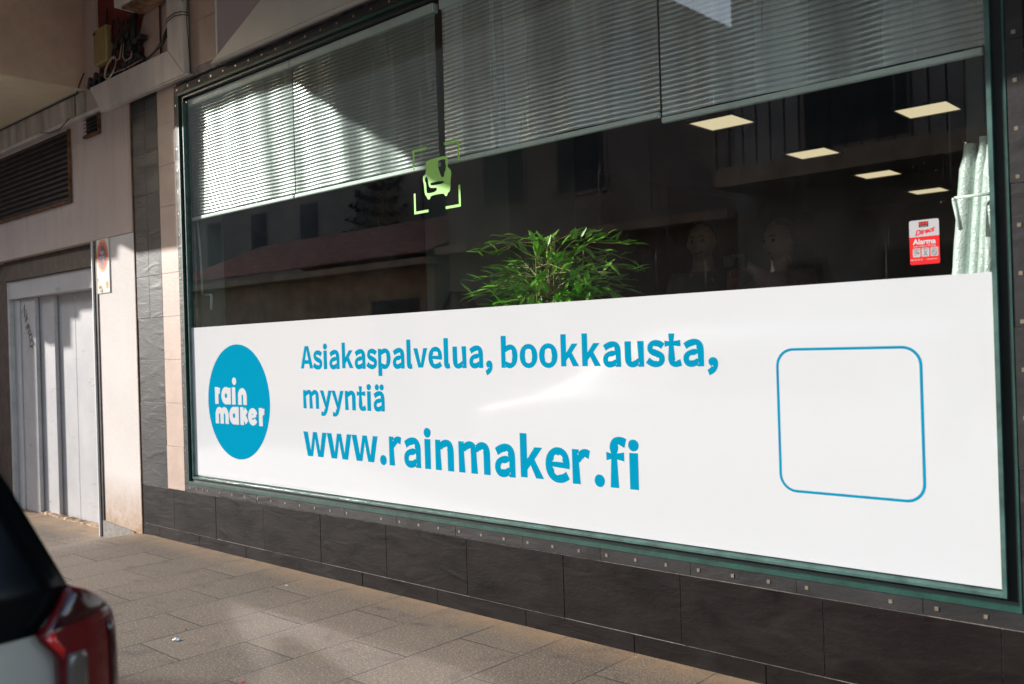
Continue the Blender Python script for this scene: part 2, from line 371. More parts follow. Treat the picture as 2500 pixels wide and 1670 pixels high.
GL = {"A":[[[30,86,1,0,12,0],[23,0,34,0,42,26],[51,52,59,78,90,78],[121,78,153,78,161,52],[169,26,177,0,189,0],[200,0,211,0,182,86],[153,171,124,257,112,257],[100,257,88,257,59,171]],[[93,104,67,104,71,117],[75,130,79,144,89,173],[97,200,105,230,106,230],[106,230,106,230,115,201],[123,173,132,144,136,130],[141,117,145,104,119,104]]],"s":[[[55,-5,82,-5,127,-5],[151,21,151,52,151,88],[121,99,93,110,72,118],[52,125,52,143,52,158],[63,170,88,170,104,170],[118,163,131,153,136,160],[141,167,146,173,132,185],[111,195,87,195,46,195],[22,171,22,141,22,109],[50,96,77,86,98,78],[120,69,120,50,120,34],[108,20,83,20,60,20],[43,29,27,43,21,36],[16,29,11,22,29,7]]],"i":[[[32,63,32,0,43,0],[54,0,64,0,64,63],[64,127,64,190,54,190],[43,190,32,190,32,127]],[[36,229,48,229,61,229],[70,238,70,251,70,263],[61,271,48,271,36,271],[27,263,27,251,27,238]]],"a":[[[44,-5,76,-5,99,-5],[121,8,139,23,139,23],[140,23,140,23,141,15],[142,8,143,0,152,0],[160,0,169,0,169,39],[169,78,169,117,169,164],[150,195,103,195,72,195],[46,181,29,170,33,163],[37,155,41,148,56,158],[76,168,98,168,129,168],[137,145,137,120,56,111],[21,91,21,49,21,15]],[[103,21,85,21,66,21],[51,30,51,51,51,76],[73,92,137,99,137,81],[137,64,137,46,119,30]]],"k":[[[32,93,32,0,43,0],[53,0,64,0,64,17],[64,33,64,50,76,64],[88,78,99,92,118,61],[137,31,155,0,167,0],[178,0,190,0,166,38],[142,76,118,113,139,139],[160,165,181,190,169,190],[158,190,146,190,119,157],[92,123,65,90,65,90],[64,90,64,90,64,153],[64,216,64,279,53,279],[43,279,32,279,32,186]]],"p":[[[32,10,32,-80,43,-80],[54,-80,64,-80,64,-59],[64,-37,64,-16,64,-5],[64,6,63,18,81,3],[99,-5,116,-5,159,-5],[199,33,199,98,199,157],[172,195,123,195,101,195],[79,182,62,168,62,168],[62,168,62,168,61,175],[60,183,58,190,50,190],[41,190,32,190,32,100]],[[142,22,111,22,98,22],[81,27,64,42,64,75],[64,109,64,142,83,159],[99,168,115,168,151,168],[165,140,165,98,165,51]]],"v":[[[50,63,73,0,86,0],[98,0,111,0,133,63],[155,127,178,190,167,190],[157,190,146,190,134,154],[122,118,110,82,105,63],[98,44,93,26,92,26],[92,26,91,26,85,44],[79,63,74,82,62,118],[50,154,38,190,27,190],[16,190,5,190,27,127]]],"e":[[[58,-5,109,-5,135,-5],[155,4,172,15,168,22],[164,29,160,36,146,27],[131,21,113,21,77,21],[52,47,50,88,92,88],[135,88,178,88,179,92],[179,99,179,106,179,160],[152,195,103,195,60,195],[18,157,18,95,18,32]],[[83,110,49,110,53,148],[77,169,104,169,134,169],[151,149,151,110,117,110]]],"l":[[[42,-5,66,-5,75,-5],[80,-3,84,-2,83,6],[81,15,80,23,76,22],[75,22,73,22,68,22],[64,26,64,36,64,117],[64,198,64,279,54,279],[43,279,32,279,32,198],[32,118,32,38,32,11]]],"u":[[[48,-5,88,-5,114,-5],[133,9,151,30,151,30],[151,30,152,30,152,20],[153,10,154,0,163,0],[172,0,181,0,181,63],[181,127,181,190,170,190],[159,190,149,190,149,145],[149,100,149,55,131,33],[117,23,97,23,72,23],[62,38,62,74,62,112],[62,151,62,190,51,190],[40,190,29,190,29,150],[29,110,29,70,29,21]]],",":[[[24,-60,26,-67,58,-53],[77,-27,77,7,77,30],[67,44,50,44,37,44],[26,36,26,22,26,8],[37,-1,50,-1,51,-1],[52,0,54,0,53,-21],[40,-38,19,-48,21,-54]]],"b":[[[98,-5,116,-5,159,-5],[199,33,199,98,199,157],[172,195,123,195,102,195],[81,183,63,168,63,180],[64,191,64,202,64,228],[64,253,64,279,54,279],[43,279,32,279,32,186],[32,93,32,0,41,0],[49,0,58,0,59,7],[60,13,61,20,61,20],[62,20,62,20,78,5]],[[142,22,111,22,98,22],[81,27,64,42,64,75],[64,109,64,142,82,159],[99,168,115,168,151,168],[165,140,165,98,165,51]]],"o":[[[60,-5,106,-5,153,-5],[194,32,194,95,194,158],[153,195,106,195,60,195],[18,158,18,95,18,32]],[[139,22,106,22,73,22],[51,51,51,95,51,139],[73,168,106,168,139,168],[161,139,161,95,161,51]]],"t":[[[51,-5,92,-5,104,-5],[116,-1,127,2,125,11],[123,19,121,27,114,24],[106,21,99,21,77,21],[70,35,70,58,70,93],[70,129,70,164,87,164],[104,164,121,164,121,173],[121,181,121,190,104,190],[87,190,70,190,70,208],[70,226,70,244,61,244],[52,244,43,244,42,226],[41,208,40,190,30,190],[19,189,9,188,9,180],[9,172,9,164,19,164],[28,164,38,164,38,129],[38,94,38,59,38,21]]],"m":[[[32,63,32,0,43,0],[54,0,64,0,64,46],[64,92,64,138,82,158],[98,167,112,167,136,167],[147,152,147,116,147,77],[147,39,147,0,158,0],[169,0,179,0,179,46],[179,92,179,138,197,158],[213,167,227,167,251,167],[263,152,263,116,263,77],[263,39,263,0,273,0],[284,0,294,0,294,40],[294,80,294,120,294,169],[276,195,237,195,214,195],[194,180,174,159,166,181],[151,195,121,195,99,195],[79,181,62,162,62,162],[62,162,62,162,61,172],[60,181,58,190,50,190],[41,190,32,190,32,127]]],"y":[[[27,-82,35,-82,73,-82],[93,-53,106,-16,130,53],[154,121,178,190,167,190],[157,190,147,190,135,155],[124,120,112,85,107,68],[102,48,97,31,96,31],[96,31,95,31,89,49],[82,68,76,85,63,120],[51,155,38,190,27,190],[16,190,5,190,30,127],[55,63,81,0,79,-5],[78,-10,77,-15,69,-38],[55,-56,34,-56,29,-56],[23,-54,19,-53,17,-61],[15,-70,13,-78,19,-81]]],"n":[[[32,63,32,0,43,0],[54,0,64,0,64,46],[64,92,64,138,83,157],[97,167,116,167,141,167],[152,152,152,116,152,77],[152,39,152,0,163,0],[174,0,184,0,184,40],[184,80,184,120,184,169],[166,195,126,195,100,195],[80,181,62,162,62,162],[62,162,62,162,61,172],[60,181,58,190,50,190],[41,190,32,190,32,127]]],"ä":[[[44,-5,76,-5,99,-5],[121,8,139,23,139,23],[140,23,140,23,141,15],[142,8,143,0,152,0],[160,0,169,0,169,39],[169,78,169,117,169,164],[150,195,103,195,72,195],[46,181,29,170,33,163],[37,155,41,148,56,158],[76,168,98,168,129,168],[137,145,137,120,56,111],[21,91,21,49,21,15]],[[103,21,85,21,66,21],[51,30,51,51,51,76],[73,92,137,99,137,81],[137,64,137,46,119,30]],[[56,230,67,230,78,230],[86,238,86,249,86,260],[78,269,67,269,56,269],[48,260,48,249,48,238]],[[131,230,142,230,153,230],[162,238,162,249,162,260],[153,269,142,269,131,269],[123,260,123,249,123,238]]],"w":[[[45,63,62,0,75,0],[87,0,99,0,108,34],[117,68,126,102,131,120],[135,138,139,157,140,157],[141,157,141,157,146,138],[149,120,154,103,163,68],[172,34,181,0,194,0],[207,0,220,0,237,63],[255,127,272,190,261,190],[251,190,241,190,232,153],[222,117,213,80,209,62],[206,45,202,27,201,27],[201,27,200,27,195,45],[191,62,187,80,177,117],[167,153,157,190,146,190],[136,190,126,190,116,153],[106,117,96,80,91,62],[87,45,83,27,83,27],[82,27,82,27,78,45],[74,62,70,80,61,117],[51,153,42,190,31,190],[20,190,9,190,27,127]]],".":[[[36,-5,49,-5,61,-5],[72,5,72,20,72,34],[61,44,49,44,36,44],[26,34,26,20,26,5]]],"r":[[[32,63,32,0,43,0],[54,0,64,0,64,41],[64,81,64,122,77,154],[96,166,112,166,120,166],[124,165,131,163,133,172],[135,182,137,191,131,194],[125,195,116,195,95,195],[76,180,62,155,62,155],[62,155,62,155,61,167],[60,179,58,190,50,190],[41,190,32,190,32,127]]],"f":[[[12,172,12,164,20,164],[29,164,37,164,37,109],[37,55,37,0,48,0],[59,0,69,0,69,55],[69,109,69,164,83,164],[96,164,110,164,110,173],[110,181,110,190,96,190],[83,190,69,190,69,200],[69,210,69,220,69,245],[78,258,96,258,103,258],[111,256,118,252,120,261],[122,269,125,277,116,281],[105,283,93,283,55,283],[37,259,37,221,37,210],[37,200,37,190,29,190],[20,189,12,188,12,180]]]}
# advance widths of the bold cut (em/1000)
ADV = {'A': 574, 's': 433, 'i': 276, 'a': 529, 'k': 567, 'p': 573, 'l': 289, 'v': 525, 'e': 522, 'u': 564, ',': 286, ' ': 200, 'b': 573, 'o': 563, 't': 367, 'm': 857, 'y': 525, 'n': 568, 'ä': 529, 'w': 777, '.': 286, 'r': 393, 'f': 335}
HAND = {   # straight-sided letters drawn directly in em units
 'w': [[(.005,.496),(.155,.496),(.215,.245),(.240,.118),(.243,.118),(.270,.245),(.330,.496),(.460,.496),(.522,.245),(.550,.118),(.553,.118),(.578,.245),(.634,.496),(.772,.496),(.655,0),(.480,0),(.420,.235),(.395,.365),(.392,.365),(.366,.235),(.310,0),(.137,0)]],
 'A': [[(0,0),(.145,0),(.178,.135),(.392,.135),(.425,0),(.575,0),(.375,.655),(.2,.655)],[(.207,.245),(.222,.305),(.25,.415),(.282,.545),(.286,.545),(.316,.417),(.347,.305),(.362,.245)]],
 'v': [[(.008,.496),(.158,.496),(.220,.262),(.262,.095),(.266,.095),(.308,.262),(.370,.496),(.513,.496),(.348,0),(.174,0)]],
 'k': [[(.070,0),(.070,.712),(.212,.712),(.212,.300),(.216,.300),(.370,.496),(.530,.496),(.365,.300),(.550,0),(.390,0),(.283,.205),(.212,.125),(.212,0)]]}
def glyph_line(text, x0, base, em, x1=None, offset=0.035):
    """one line of heavy sans lettering as a flat mesh in XZ (returned at y = 0)"""
    res = bmesh.new(); cnt = 0
    K = 2.53 / 1000.0          # font units -> em (cap height corrected)
    tot = sum(ADV[c] for c in text) / 1000.0 * em
    sx = 1.0 if x1 is None else (x1 - x0) / tot
    x = 0.0
    for ch in text:
        if ch != ' ':
            cu = bpy.data.curves.new('lettering', 'CURVE'); cu.dimensions = '2D'; cu.fill_mode = 'BOTH'
            g = GL[ch]; xs = [b[2] for s in g for b in s]; gw = (max(xs) + min(xs)) / 2 * K
            cx = x + ADV[ch] / 2000.0 - gw
            for s in HAND.get(ch, []):
                sp = cu.splines.new('POLY'); sp.points.add(len(s) - 1); sp.use_cyclic_u = True
                for bp, q in zip(sp.points, s): bp.co = (q[0] + x, q[1], 0, 1)
            for s in ([] if ch in HAND else g):
                P = []
                for i in range(len(s)):
                    a, n_ = s[i], s[(i + 1) % len(s)]
                    p0, p1, p2, p3 = (Vector(a[2:4]), Vector(a[4:6]), Vector(n_[0:2]), Vector(n_[2:4]))
                    ch_ = (p3 - p0); Lc = max(ch_.length, 1e-6); st_ = abs(ch_.cross(p1 - p0)) / Lc < 1.6 and abs(ch_.cross(p2 - p0)) / Lc < 1.6
                    for k in range(1 if st_ else 6):
                        t = k / 6; P.append(p0 * (1 - t) ** 3 + p1 * 3 * t * (1 - t) ** 2 + p2 * 3 * t * t * (1 - t) + p3 * t ** 3)
                P = [p for i, p in enumerate(P) if (p - P[i - 1]).length > 0.8]
                Q = []; area = sum(P[i - 1].cross(P[i]) for i in range(len(P)))
                for i, p in enumerate(P):      # thicken: move every outline point along its mitred normal
                    d1 = (p - P[i - 1]).normalized(); d2 = (P[(i + 1) % len(P)] - p).normalized()
                    n1 = Vector((-d1.y, d1.x)); n2 = Vector((-d2.y, d2.x)); m_ = n1 + n2
                    m_ = m_.normalized() / max(.45, m_.normalized().dot(n1)) if m_.length > .05 else n1
                    if d1.cross(d2) < -0.25: m_ = m_ * .35      # inner corners: keep the loop from folding
                    Q.append(((p.x * K + cx) - m_.x * offset, (p.y * K * 0.965 + 0.012) - m_.y * offset))
                sp = cu.splines.new('POLY'); sp.points.add(len(Q) - 1); sp.use_cyclic_u = True
                for bp, q in zip(sp.points, Q): bp.co = (q[0], q[1], 0, 1)
            cnt += 1
            join(res, curve_to_bm(cu, lambda c: Vector((x0 + c.x * em * sx, -0.00003 * (cnt % 2), base + c.y * em))))
        x += ADV[ch] / 1000.0
    return res
def text_bm(s, x, z, size, y, align='CENTER', sx=1.0, shear=0.0, offset=0.0, rot=0.0):
    cu = bpy.data.curves.new('t', 'FONT'); cu.body = s; cu.size = size; cu.align_x = align; cu.align_y = 'CENTER'; cu.shear = shear; cu.offset = offset; cu.resolution_u = 3
    cr, sr = math.cos(rot), math.sin(rot)
    return curve_to_bm(cu, lambda c: Vector((x + (c.x * cr - c.y * sr) * sx, y, z + c.x * sr + c.y * cr)))
def join(bm, other, mi=0, dy=0.0):
    me = bpy.data.meshes.new('j')
    for f in other.faces: f.material_index = mi
    for v in other.verts: v.co.y += dy
    other.to_mesh(me); other.free(); n0 = len(bm.faces); bm.from_mesh(me); bpy.data.meshes.remove(me)
def ellipse(cx, cz, rx, rz, n=48): return [(cx + rx * math.cos(2 * math.pi * i / n), cz + rz * math.sin(2 * math.pi * i / n)) for i in range(n)]

# ================================================================ ground
def ground_z(x, y):
    t = min(1, max(0, (-6.6 - x) / 0.75)); t = t * t * (3 - 2 * t)
    return -0.105 * t
bm = bmesh.new()
xs = [-26 + i * 0.25 for i in range(141)]; ys = [-1.95, -1.6, -1.2, -0.9, -0.6, -0.3, 0.0, 0.30]
g = [[bm.verts.new((x, y, ground_z(x, y))) for y in ys] for x in xs]
for i in range(len(xs) - 1):
    for j in range(len(ys) - 1): bm.faces.new((g[i][j], g[i + 1][j], g[i + 1][j + 1], g[i][j + 1]))
tag(link_mesh('sidewalk', bm, M['pave'], smooth=True), kind='structure')
bm = bmesh.new(); box(bm, -26, 9, -2.10, -1.954, -0.4, -0.004)
tag(bevel(link_mesh('kerb', bm, M['kerb']), 0.012), kind='structure')
bm = bmesh.new(); box(bm, -26, 9, -7.3, -7.15, -0.4, -0.004)
tag(bevel(link_mesh('kerb', bm, M['kerb']), 0.012), kind='structure')
bm = bmesh.new(); box(bm, -26, 9, -9.0, -7.304, -0.4, -0.006)
tag(link_mesh('pavement', bm, M['pave']), kind='structure')
bm = bmesh.new()
v = [bm.verts.new(p) for p in ((-150, -120, -0.13), (60, -120, -0.13), (60, 60, -0.13), (-150, 60, -0.13))]; bm.faces.new(v)
tag(link_mesh('road', bm, M['asphalt']), kind='structure')

# ================================================================ shop building
B = thing('shop_building', (-6.0, 0, 0), 'pink rendered building with slate clad base, garage door and wide shop window', 'building')
GX0, GX1 = -6.02, -0.752      # outer edges of the studded slate surround
# --- slate base: big slabs 0.60 x 0.29, skirting course below
bm = bmesh.new()
def slabs(bm, x0, x1, z0, z1, edges, y=0.0, t=0.018, gap=0.0022):
    e = [x0] + [q for q in edges if x0 + 0.03 < q < x1 - 0.03] + [x1]
    for a, b_ in zip(e, e[1:]):
        dy = random.uniform(-0.0012, 0.0012)
        box(bm, a + gap, b_ - gap, y + dy, y + dy + t, z0 + gap, z1 - gap)
ed = [-6.176 + 0.0 + k * 0.604 for k in range(-1, 14)]
ed = [-6.18, -5.62, -5.05, -4.46, -3.872, -3.258, -2.643, -2.035, -1.437, -0.85, -0.25, 0.35, 0.95, 1.55, 2.15, 2.75]
slabs(bm, -6.655, 3.0, 0.078, 0.363, ed)
sk_ = [-6.40, -5.84, -5.26, -4.67, -4.08, -3.475, -2.874, -2.266, -1.667, -1.06, -0.45, 0.15, 0.75, 1.35]
slabs(bm, -6.655, 3.0, -0.05, 0.078, sk_, y=-0.003)
# wall to the right of the window
for k in range(9):
    slabs(bm, GX1 + 0.0, 3.0, 0.363 + k * 0.302, 0.363 + (k + 1) * 0.302, [-0.60 + 0.6 * q for q in range(7)])
part('slate_base', bm, M['slate_base'], B, label='dark slate slabs below the shop window')
bm = bmesh.new()
zs = [0.363 + 0.302 * k for k in range(12)]
zs = [0.363, 0.667, 0.972, 1.278, 1.583, 1.888, 2.18, 2.48, 2.78, 3.08, 3.38, 3.70, 4.3]
for a, b_ in zip(zs, zs[1:]):
    if a > 1.5: slabs(bm, -6.655, -6.455, a, b_, []); slabs(bm, -6.455, -6.262, a, b_, [])
    else: slabs(bm, -6.655, -6.262, a, b_, [])
part('slate_column', bm, M['slate_col'], B, label='narrow column of grey slate tiles')
bm = bmesh.new()
zb_ = [0.363, 0.667, 0.972, 1.278, 1.583, 1.888, 2.36, 2.65, 2.94, 3.24, 3.54, 3.84, 4.3]
for a, b_ in zip(zb_, zb_[1:]): slabs(bm, -6.262, GX0, a, b_, [], gap=0.0014)
for a, b_ in ((3.24, 3.54), (3.54, 3.84), (3.84, 4.3)): slabs(bm, GX0, 3.0, a, b_, [-5.85 + 0.6 * q for q in range(15)], gap=0.0014)
part('beige_tiling', bm, M['beige'], B, label='beige stone tiles beside the slate column')
# --- mortar bed behind tiles, with window opening
bm = bmesh.new()
for a in ((-6.668, GX0 + .03, -0.3, 4.3), (GX1 - .03, 3.0, -0.3, 4.3), (GX0 + .03, GX1 - .03, -0.3, 0.40), (GX0 + .03, GX1 - .03, 3.19, 4.3)):
    box(bm, a[0], a[1], 0.0035, 0.12, a[2], a[3])
part('mortar_bed', bm, M['grout'], B)
# --- studded slate surround (strip 0.09 wide) pieces + inset metal squares
bm = bmesh.new(); STUDS = []
def stud(*a): STUDS.append(a)
def strip(x0, x1, z0, z1, n, horiz):
    for k in range(n):
        if horiz: a, b_ = x0 + (x1 - x0) * k / n, x0 + (x1 - x0) * (k + 1) / n; box(bm, a + .001, b_ - .001, -0.002 + random.uniform(-.0008, .0008), 0.02, z0, z1)
        else: a, b_ = z0 + (z1 - z0) * k / n, z0 + (z1 - z0) * (k + 1) / n; box(bm, x0, x1, -0.002 + random.uniform(-.0008, .0008), 0.02, a + .001, b_ - .001)
strip(-6.018, -0.64, 0.366, 0.4175, 12, True)
strip(-6.018, -0.64, 3.115, 3.165, 12, True)
strip(-6.018, -5.966, 0.4195, 3.113, 6, False)
strip(-0.785, -0.735, 0.4195, 3.113, 6, False)
# stud recesses: little proud metal squares 14 mm
sx = [-5.80 - 0.0, ]
xs_ = [-5.945, -5.86, -5.775] + [-5.71 + 0.1505 * k for k in range(34)]
for i, x in enumerate(xs_):
    if x > -0.66: break
    if i in (14, 32): continue            # two studs are missing
    stud(x - .0060, x + .0060, -0.0032 - random.uniform(0, .0008), 0.0, 0.3855, 0.3985)
for i in range(30):
    x = -5.97 + 0.1505 * i
    if x < -0.7: stud(x - .007, x + .007, -0.0032, 0.0, 3.132, 3.144)
for i in range(18):
    z = 0.50 + 0.149 * i
    stud(-5.999, -5.988, -0.0032, 0.0, z - .006, z + .006)
for i in range(18):
    z = 2.237 - 0.1505 * (i - 5)
    if z < 3.1 and z > 0.45: stud(-0.767, -0.7555, -0.0032, 0.0, z - .006, z + .006)
o = part('studded_surround', bm, M['slate_strip'], B, label='thin slate strips framing the shop window')
for a in STUDS[:100]:
    b2 = bmesh.new(); box(b2, *a); s2 = link_mesh('metal_stud', b2, M['metal_sq']); s2.parent = o
# --- window frame
F0 = (-5.964, -0.787, 0.4195, 3.112)
def ring(bm, x0, x1, z0, z1, wd, y0, y1, wz=None):
    wz = wz or wd
    box(bm, x0, x0 + wd, y0, y1, z0, z1); box(bm, x1 - wd, x1, y0, y1, z0, z1)
    box(bm, x0 + wd, x1 - wd, y0, y1, z0, z0 + wz); box(bm, x0 + wd, x1 - wd, y0, y1, z1 - wz, z1)
bm = bmesh.new(); ring(bm, F0[0], F0[1], F0[2], F0[3], 0.007, -0.004, 0.06, 0.019)
wf = part('window_frame', bm, M['green'], B, label='flaking green metal window frame')
bm = bmesh.new(); ring(bm, F0[0] + .0075, F0[1] - .0075, F0[2] + .0195, F0[3] - .0195, 0.042, 0.012, 0.06, 0.020)
o = link_mesh('gasket', bm, M['dark_frame']); o.parent = wf
bm = bmesh.new()
X0, X1, Z0, Z1 = -5.905, -0.846, 0.468, 3.045
y_f, y_g = -0.001, 0.0215
# bead with a sloping upper face along the sill
box(bm, -0.8445, -0.8305, y_f, 0.05, 0.4595, Z1)
box(bm, X0 - 0.006, X0 - 0.0015, y_f + .002, 0.05, 0.4595, Z1)
for a, b_, c, d in (((-5.911), (-0.8450), 0.4595, 0.4765),):
    vs = [bm.verts.new(p) for p in ((a, y_f, c), (b_, y_f, c), (b_, y_f, d - .008), (a, y_f, d - .008), (b_, y_g - .003, d), (a, y_g - .003, d), (b_, .05, c), (a, .05, c), (b_, .05, d), (a, .05, d))]
    for f in ((0, 1, 2, 3), (3, 2, 4, 5), (5, 4, 8, 9), (0, 3, 5, 9, 7), (1, 6, 8, 4, 2)): bm.faces.new([vs[i] for i in f])
o = link_mesh('bead', bm, M['teal']); o.parent = wf
# --- glass pane
bm = bmesh.new(); v = [bm.verts.new(p) for p in ((-5.90, .022, .47), (-0.846, .022, .47), (-0.846, .022, 3.05), (-5.90, .022, 3.05))]; bm.faces.new(v)
part('window_glass', bm, M['glass'], B)
# --- render wall with garage opening
bm = bmesh.new()
box(bm, -9.30, -6.675, -0.008, 0.25, 2.232, 4.6)      # band over garage, two openings cut below by separate louvres
box(bm, -16, -9.30, -0.008, 0.25, 2.232, 4.6)
part('rendered_wall', bm, M['stucco'], B, label='pinkish granular render above the garage')
bm = bmesh.new(); box(bm, -7.285, -6.668, -0.004, 0.30, -0.06, 2.228)
part('rendered_pier', bm, M['white_render'], B, label='pale rendered pier right of the garage door')
bm = bmesh.new()
poly_xz(bm, [(-7.285, -0.12), (-6.70, -0.035), (-6.78, 0.0), (-7.285, 0.03)], -0.022, -0.006)
part('stone_wedge', bm, M['kerb'], B)
bm = bmesh.new(); box(bm, -6.667, -6.656, -0.006, 0.05, -0.05, 3.3); part('joint_strip', bm, M['rust'], B)
# dark jamb and white edge trim beside the garage door
bm = bmesh.new(); box(bm, -7.338, -7.287, -0.012, 0.30, -0.14, 2.225); part('door_jamb', bm, M['marble'], B)
bm = bmesh.new(); box(bm, -7.352, -7.3385, -0.026, 0.02, -0.14, 2.225); part('edge_trim', bm, M['white'], B)
# marble lining of the garage opening
bm = bmesh.new(); box(bm, -9.47, -7.352, 0.06, 0.35, 2.05, 2.231); box(bm, -16, -9.47, 0.10, 0.35, -0.2, 2.231)
part('marble_surround', bm, M['marble'], B, label='dark brown veined marble round the garage')
# garage door
gd = thing  # noqa
bm = bmesh.new(); box(bm, -9.455, -7.352, 0.09, 0.30, 1.880, 2.049); GD = part('garage_door', bm, M['door'], B, label='grey painted sliding garage door')
bevel(GD, 0.004)
def leaf(x0, x1, y, name='door_leaf'):
    bm = bmesh.new(); box(bm, x0, x1, y, y + 0.034, -0.104, 1.878)
    o = link_mesh(name, bm, M['door']); o.parent = GD; bevel(o, 0.002); return o
leaf(-9.285, -8.955, 0.14)        # the leaves step back to the right
leaf(-8.985, -8.635, 0.182)
leaf(-8.665, -8.283, 0.222)
leaf(-8.280, -7.300, 0.223)
leaf(-9.43, -9.292, 0.13, 'door_post')
bm = bmesh.new(); box(bm, -9.468, -9.434, 0.085, 0.14, -0.1, 2.045); o = link_mesh('door_track', bm, M['silver']); o.parent = GD
bm = bmesh.new(); rr_ = random.Random(3); a_ = None
for i in range(46):
    x = -8.95 + i * .034; d_ = .03 * rr_.random(); hh = .006 + .016 * rr_.random() * (rr_.random() > .25)
    c_ = [bm.verts.new(p) for p in ((x, .135 - d_, ground_z(x, 0) - .01), (x, .150 - d_ * .5, ground_z(x, 0) + hh), (x, .20, ground_z(x, 0) + hh * .9))]
    if a_:
        bm.faces.new((a_[0], c_[0], c_[1], a_[1])); bm.faces.new((a_[1], c_[1], c_[2], a_[2]))
    a_ = c_
part('crumbling_threshold', bm, plain('crumbled_mortar', (0.42, 0.28, 0.17), 0.9, var=.4, vs=25, bmp=.8), B, label='crumbling mortar line below the garage door')
# scrawl on the leftmost leaf (flat felt-pen strokes)
# louvres
def louvre(x0, x1, zl0, zl1, zr0, zr1, n, name):
    bm = bmesh.new()
    poly_xz(bm, [(x0, zl0), (x1, zr0), (x1, zr1), (x0, zl1)], -0.010, -0.009, 1)
    for k in range(n):
        t0 = (k + 0.15) / n; t1 = (k + 0.62) / n
        a0, a1 = zl0 + (zl1 - zl0) * t0, zl0 + (zl1 - zl0) * t1; b0, b1 = zr0 + (zr1 - zr0) * t0, zr0 + (zr1 - zr0) * t1
        vs = [bm.verts.new(p) for p in ((x0, -0.032, a0), (x1, -0.032, b0), (x1, -0.012, b1), (x0, -0.012, a1), (x0, -0.028, a0 - .004), (x1, -0.028, b0 - .004))]
        bm.faces.new([vs[i] for i in (0, 1, 2, 3)]); bm.faces.new([vs[i] for i in (4, 5, 1, 0)])
    fr = part(name, bm, [M['louvre'], M['black']], B)
    bm = bmesh.new(); box(bm, x0 - .015, x1 + .015, -0.034, -0.006, zl0 - .018, zl0); box(bm, x1, x1 + .013, -0.034, -0.006, zl0, zr1)
    o = link_mesh('louvre_frame', bm, M['rust']); o.parent = fr
louvre(-12.0, -7.72, 2.60, 3.18, 2.60, 3.18, 13, 'ventilation_louvre')
louvre(-7.41, -7.16, 3.065, 3.21, 3.065, 3.21, 5, 'ventilation_louvre')
# jetty (overhanging upper floor) : side face x=-7.42, underside z=3.44
bm = bmesh.new(); box(bm, -16, -7.42, -0.70, 0.0, 3.447, 7.5); part('jetty', bm, M['jetty'], B, label='pink rendered side of the overhanging floor')
bm = bmesh.new(); box(bm, -16, -7.424, -0.698, 0.0, 3.432, 3.446); part('soffit', bm, M['soffit'], B, label='cream painted underside of the overhang')
# added screen out of view, outlined to cast the stepped shade on the wall
bm = bmesh.new()
poly_xz(bm, [(-20, -0.2), (-14.12, -0.2), (-14.12, 3.40), (-14.07, 3.375), (-14.0, 3.335), (-13.70, 3.335), (-13.69, 3.585), (-13.52, 3.585), (-13.51, 3.65), (-12.74, 3.66), (-12.54, 3.82), (-11.77, 3.81), (-11.74, 3.90), (-11.67, 3.895), (-11.44, 3.815), (-10.84, 3.81), (-10.84, 7.5), (-20, 7.5)], -2.20, -2.12)
part('shade_screen', bm, M['jetty'], B)
bm = bmesh.new(); box(bm, -20, -10.84, -2.12, -0.701, 4.2, 4.3); part('shade_screen_lid', bm, M['soffit'], B)  # added lid joining the unseen screen to the overhang
# added beam and slab out of view, shaped to shade wall and blinds
bm = bmesh.new()
poly_xz(bm, [(-10.83, 4.75), (-9.59, 4.73), (-8.14, 3.85), (-7.99, 3.835), (3.0, 3.87), (3.0, 5.15), (-10.83, 5.15)], -2.20, -2.12)
part('shade_beam', bm, M['jetty'], B)
bm = bmesh.new(); box(bm, -7.41, 3.0, -2.119, 0.0, 4.98, 5.13); box(bm, -10.83, -7.41, -2.119, -0.701, 4.98, 5.13); part('shade_slab', bm, M['soffit'], B)
bm = bmesh.new(); box(bm, -7.418, 3.0, 0.02, 0.30, 4.3, 7.5); box(bm, -16, 3.0, 0.31, 12.0, 4.75, 7.5); box(bm, -16, -6.7, 0.41, 12.0, -0.2, 4.74)
part('upper_wall', bm, M['jetty'], B)
# red recess behind the cable box
bm = bmesh.new(); box(bm, -7.13, -6.16, -0.016, -0.010, 3.30, 4.3); part('red_recess', bm, M['red_wall'], B, label='dark red painted wall patch behind the cables')
bm = bmesh.new(); poly_xz(bm, [(-6.42, 3.25), (-6.16, 3.33), (-6.16, 3.85), (-6.38, 3.75), (-6.46, 3.62), (-6.38, 3.52)], -0.021, -0.017); part('bare_plaster', bm, M['beige'], B)
# ================================================================ banner on the window
YB = 0.0185
BN = thing('window_banner', (-3.4, YB, 0.48), 'white banner with cyan lettering across the lower half of the shop window', 'banner')
bm = bmesh.new()
NX = 40
poly_xz(bm, [(-5.93, 0.482), (-0.848, 0.482), (-0.848, 1.496), (-5.93, 1.491)], YB, YB + 0.0022)
part('banner_sheet', bm, M['vinyl'], BN)
bm = bmesh.new(); poly_xz(bm, ellipse(-5.338, 0.9945, 0.3675, 0.3715, 96), YB - 0.0006, YB - 0.0001)
LG = part('logo_disc', bm, M['cyan'], BN, label='cyan disc with white lettering')
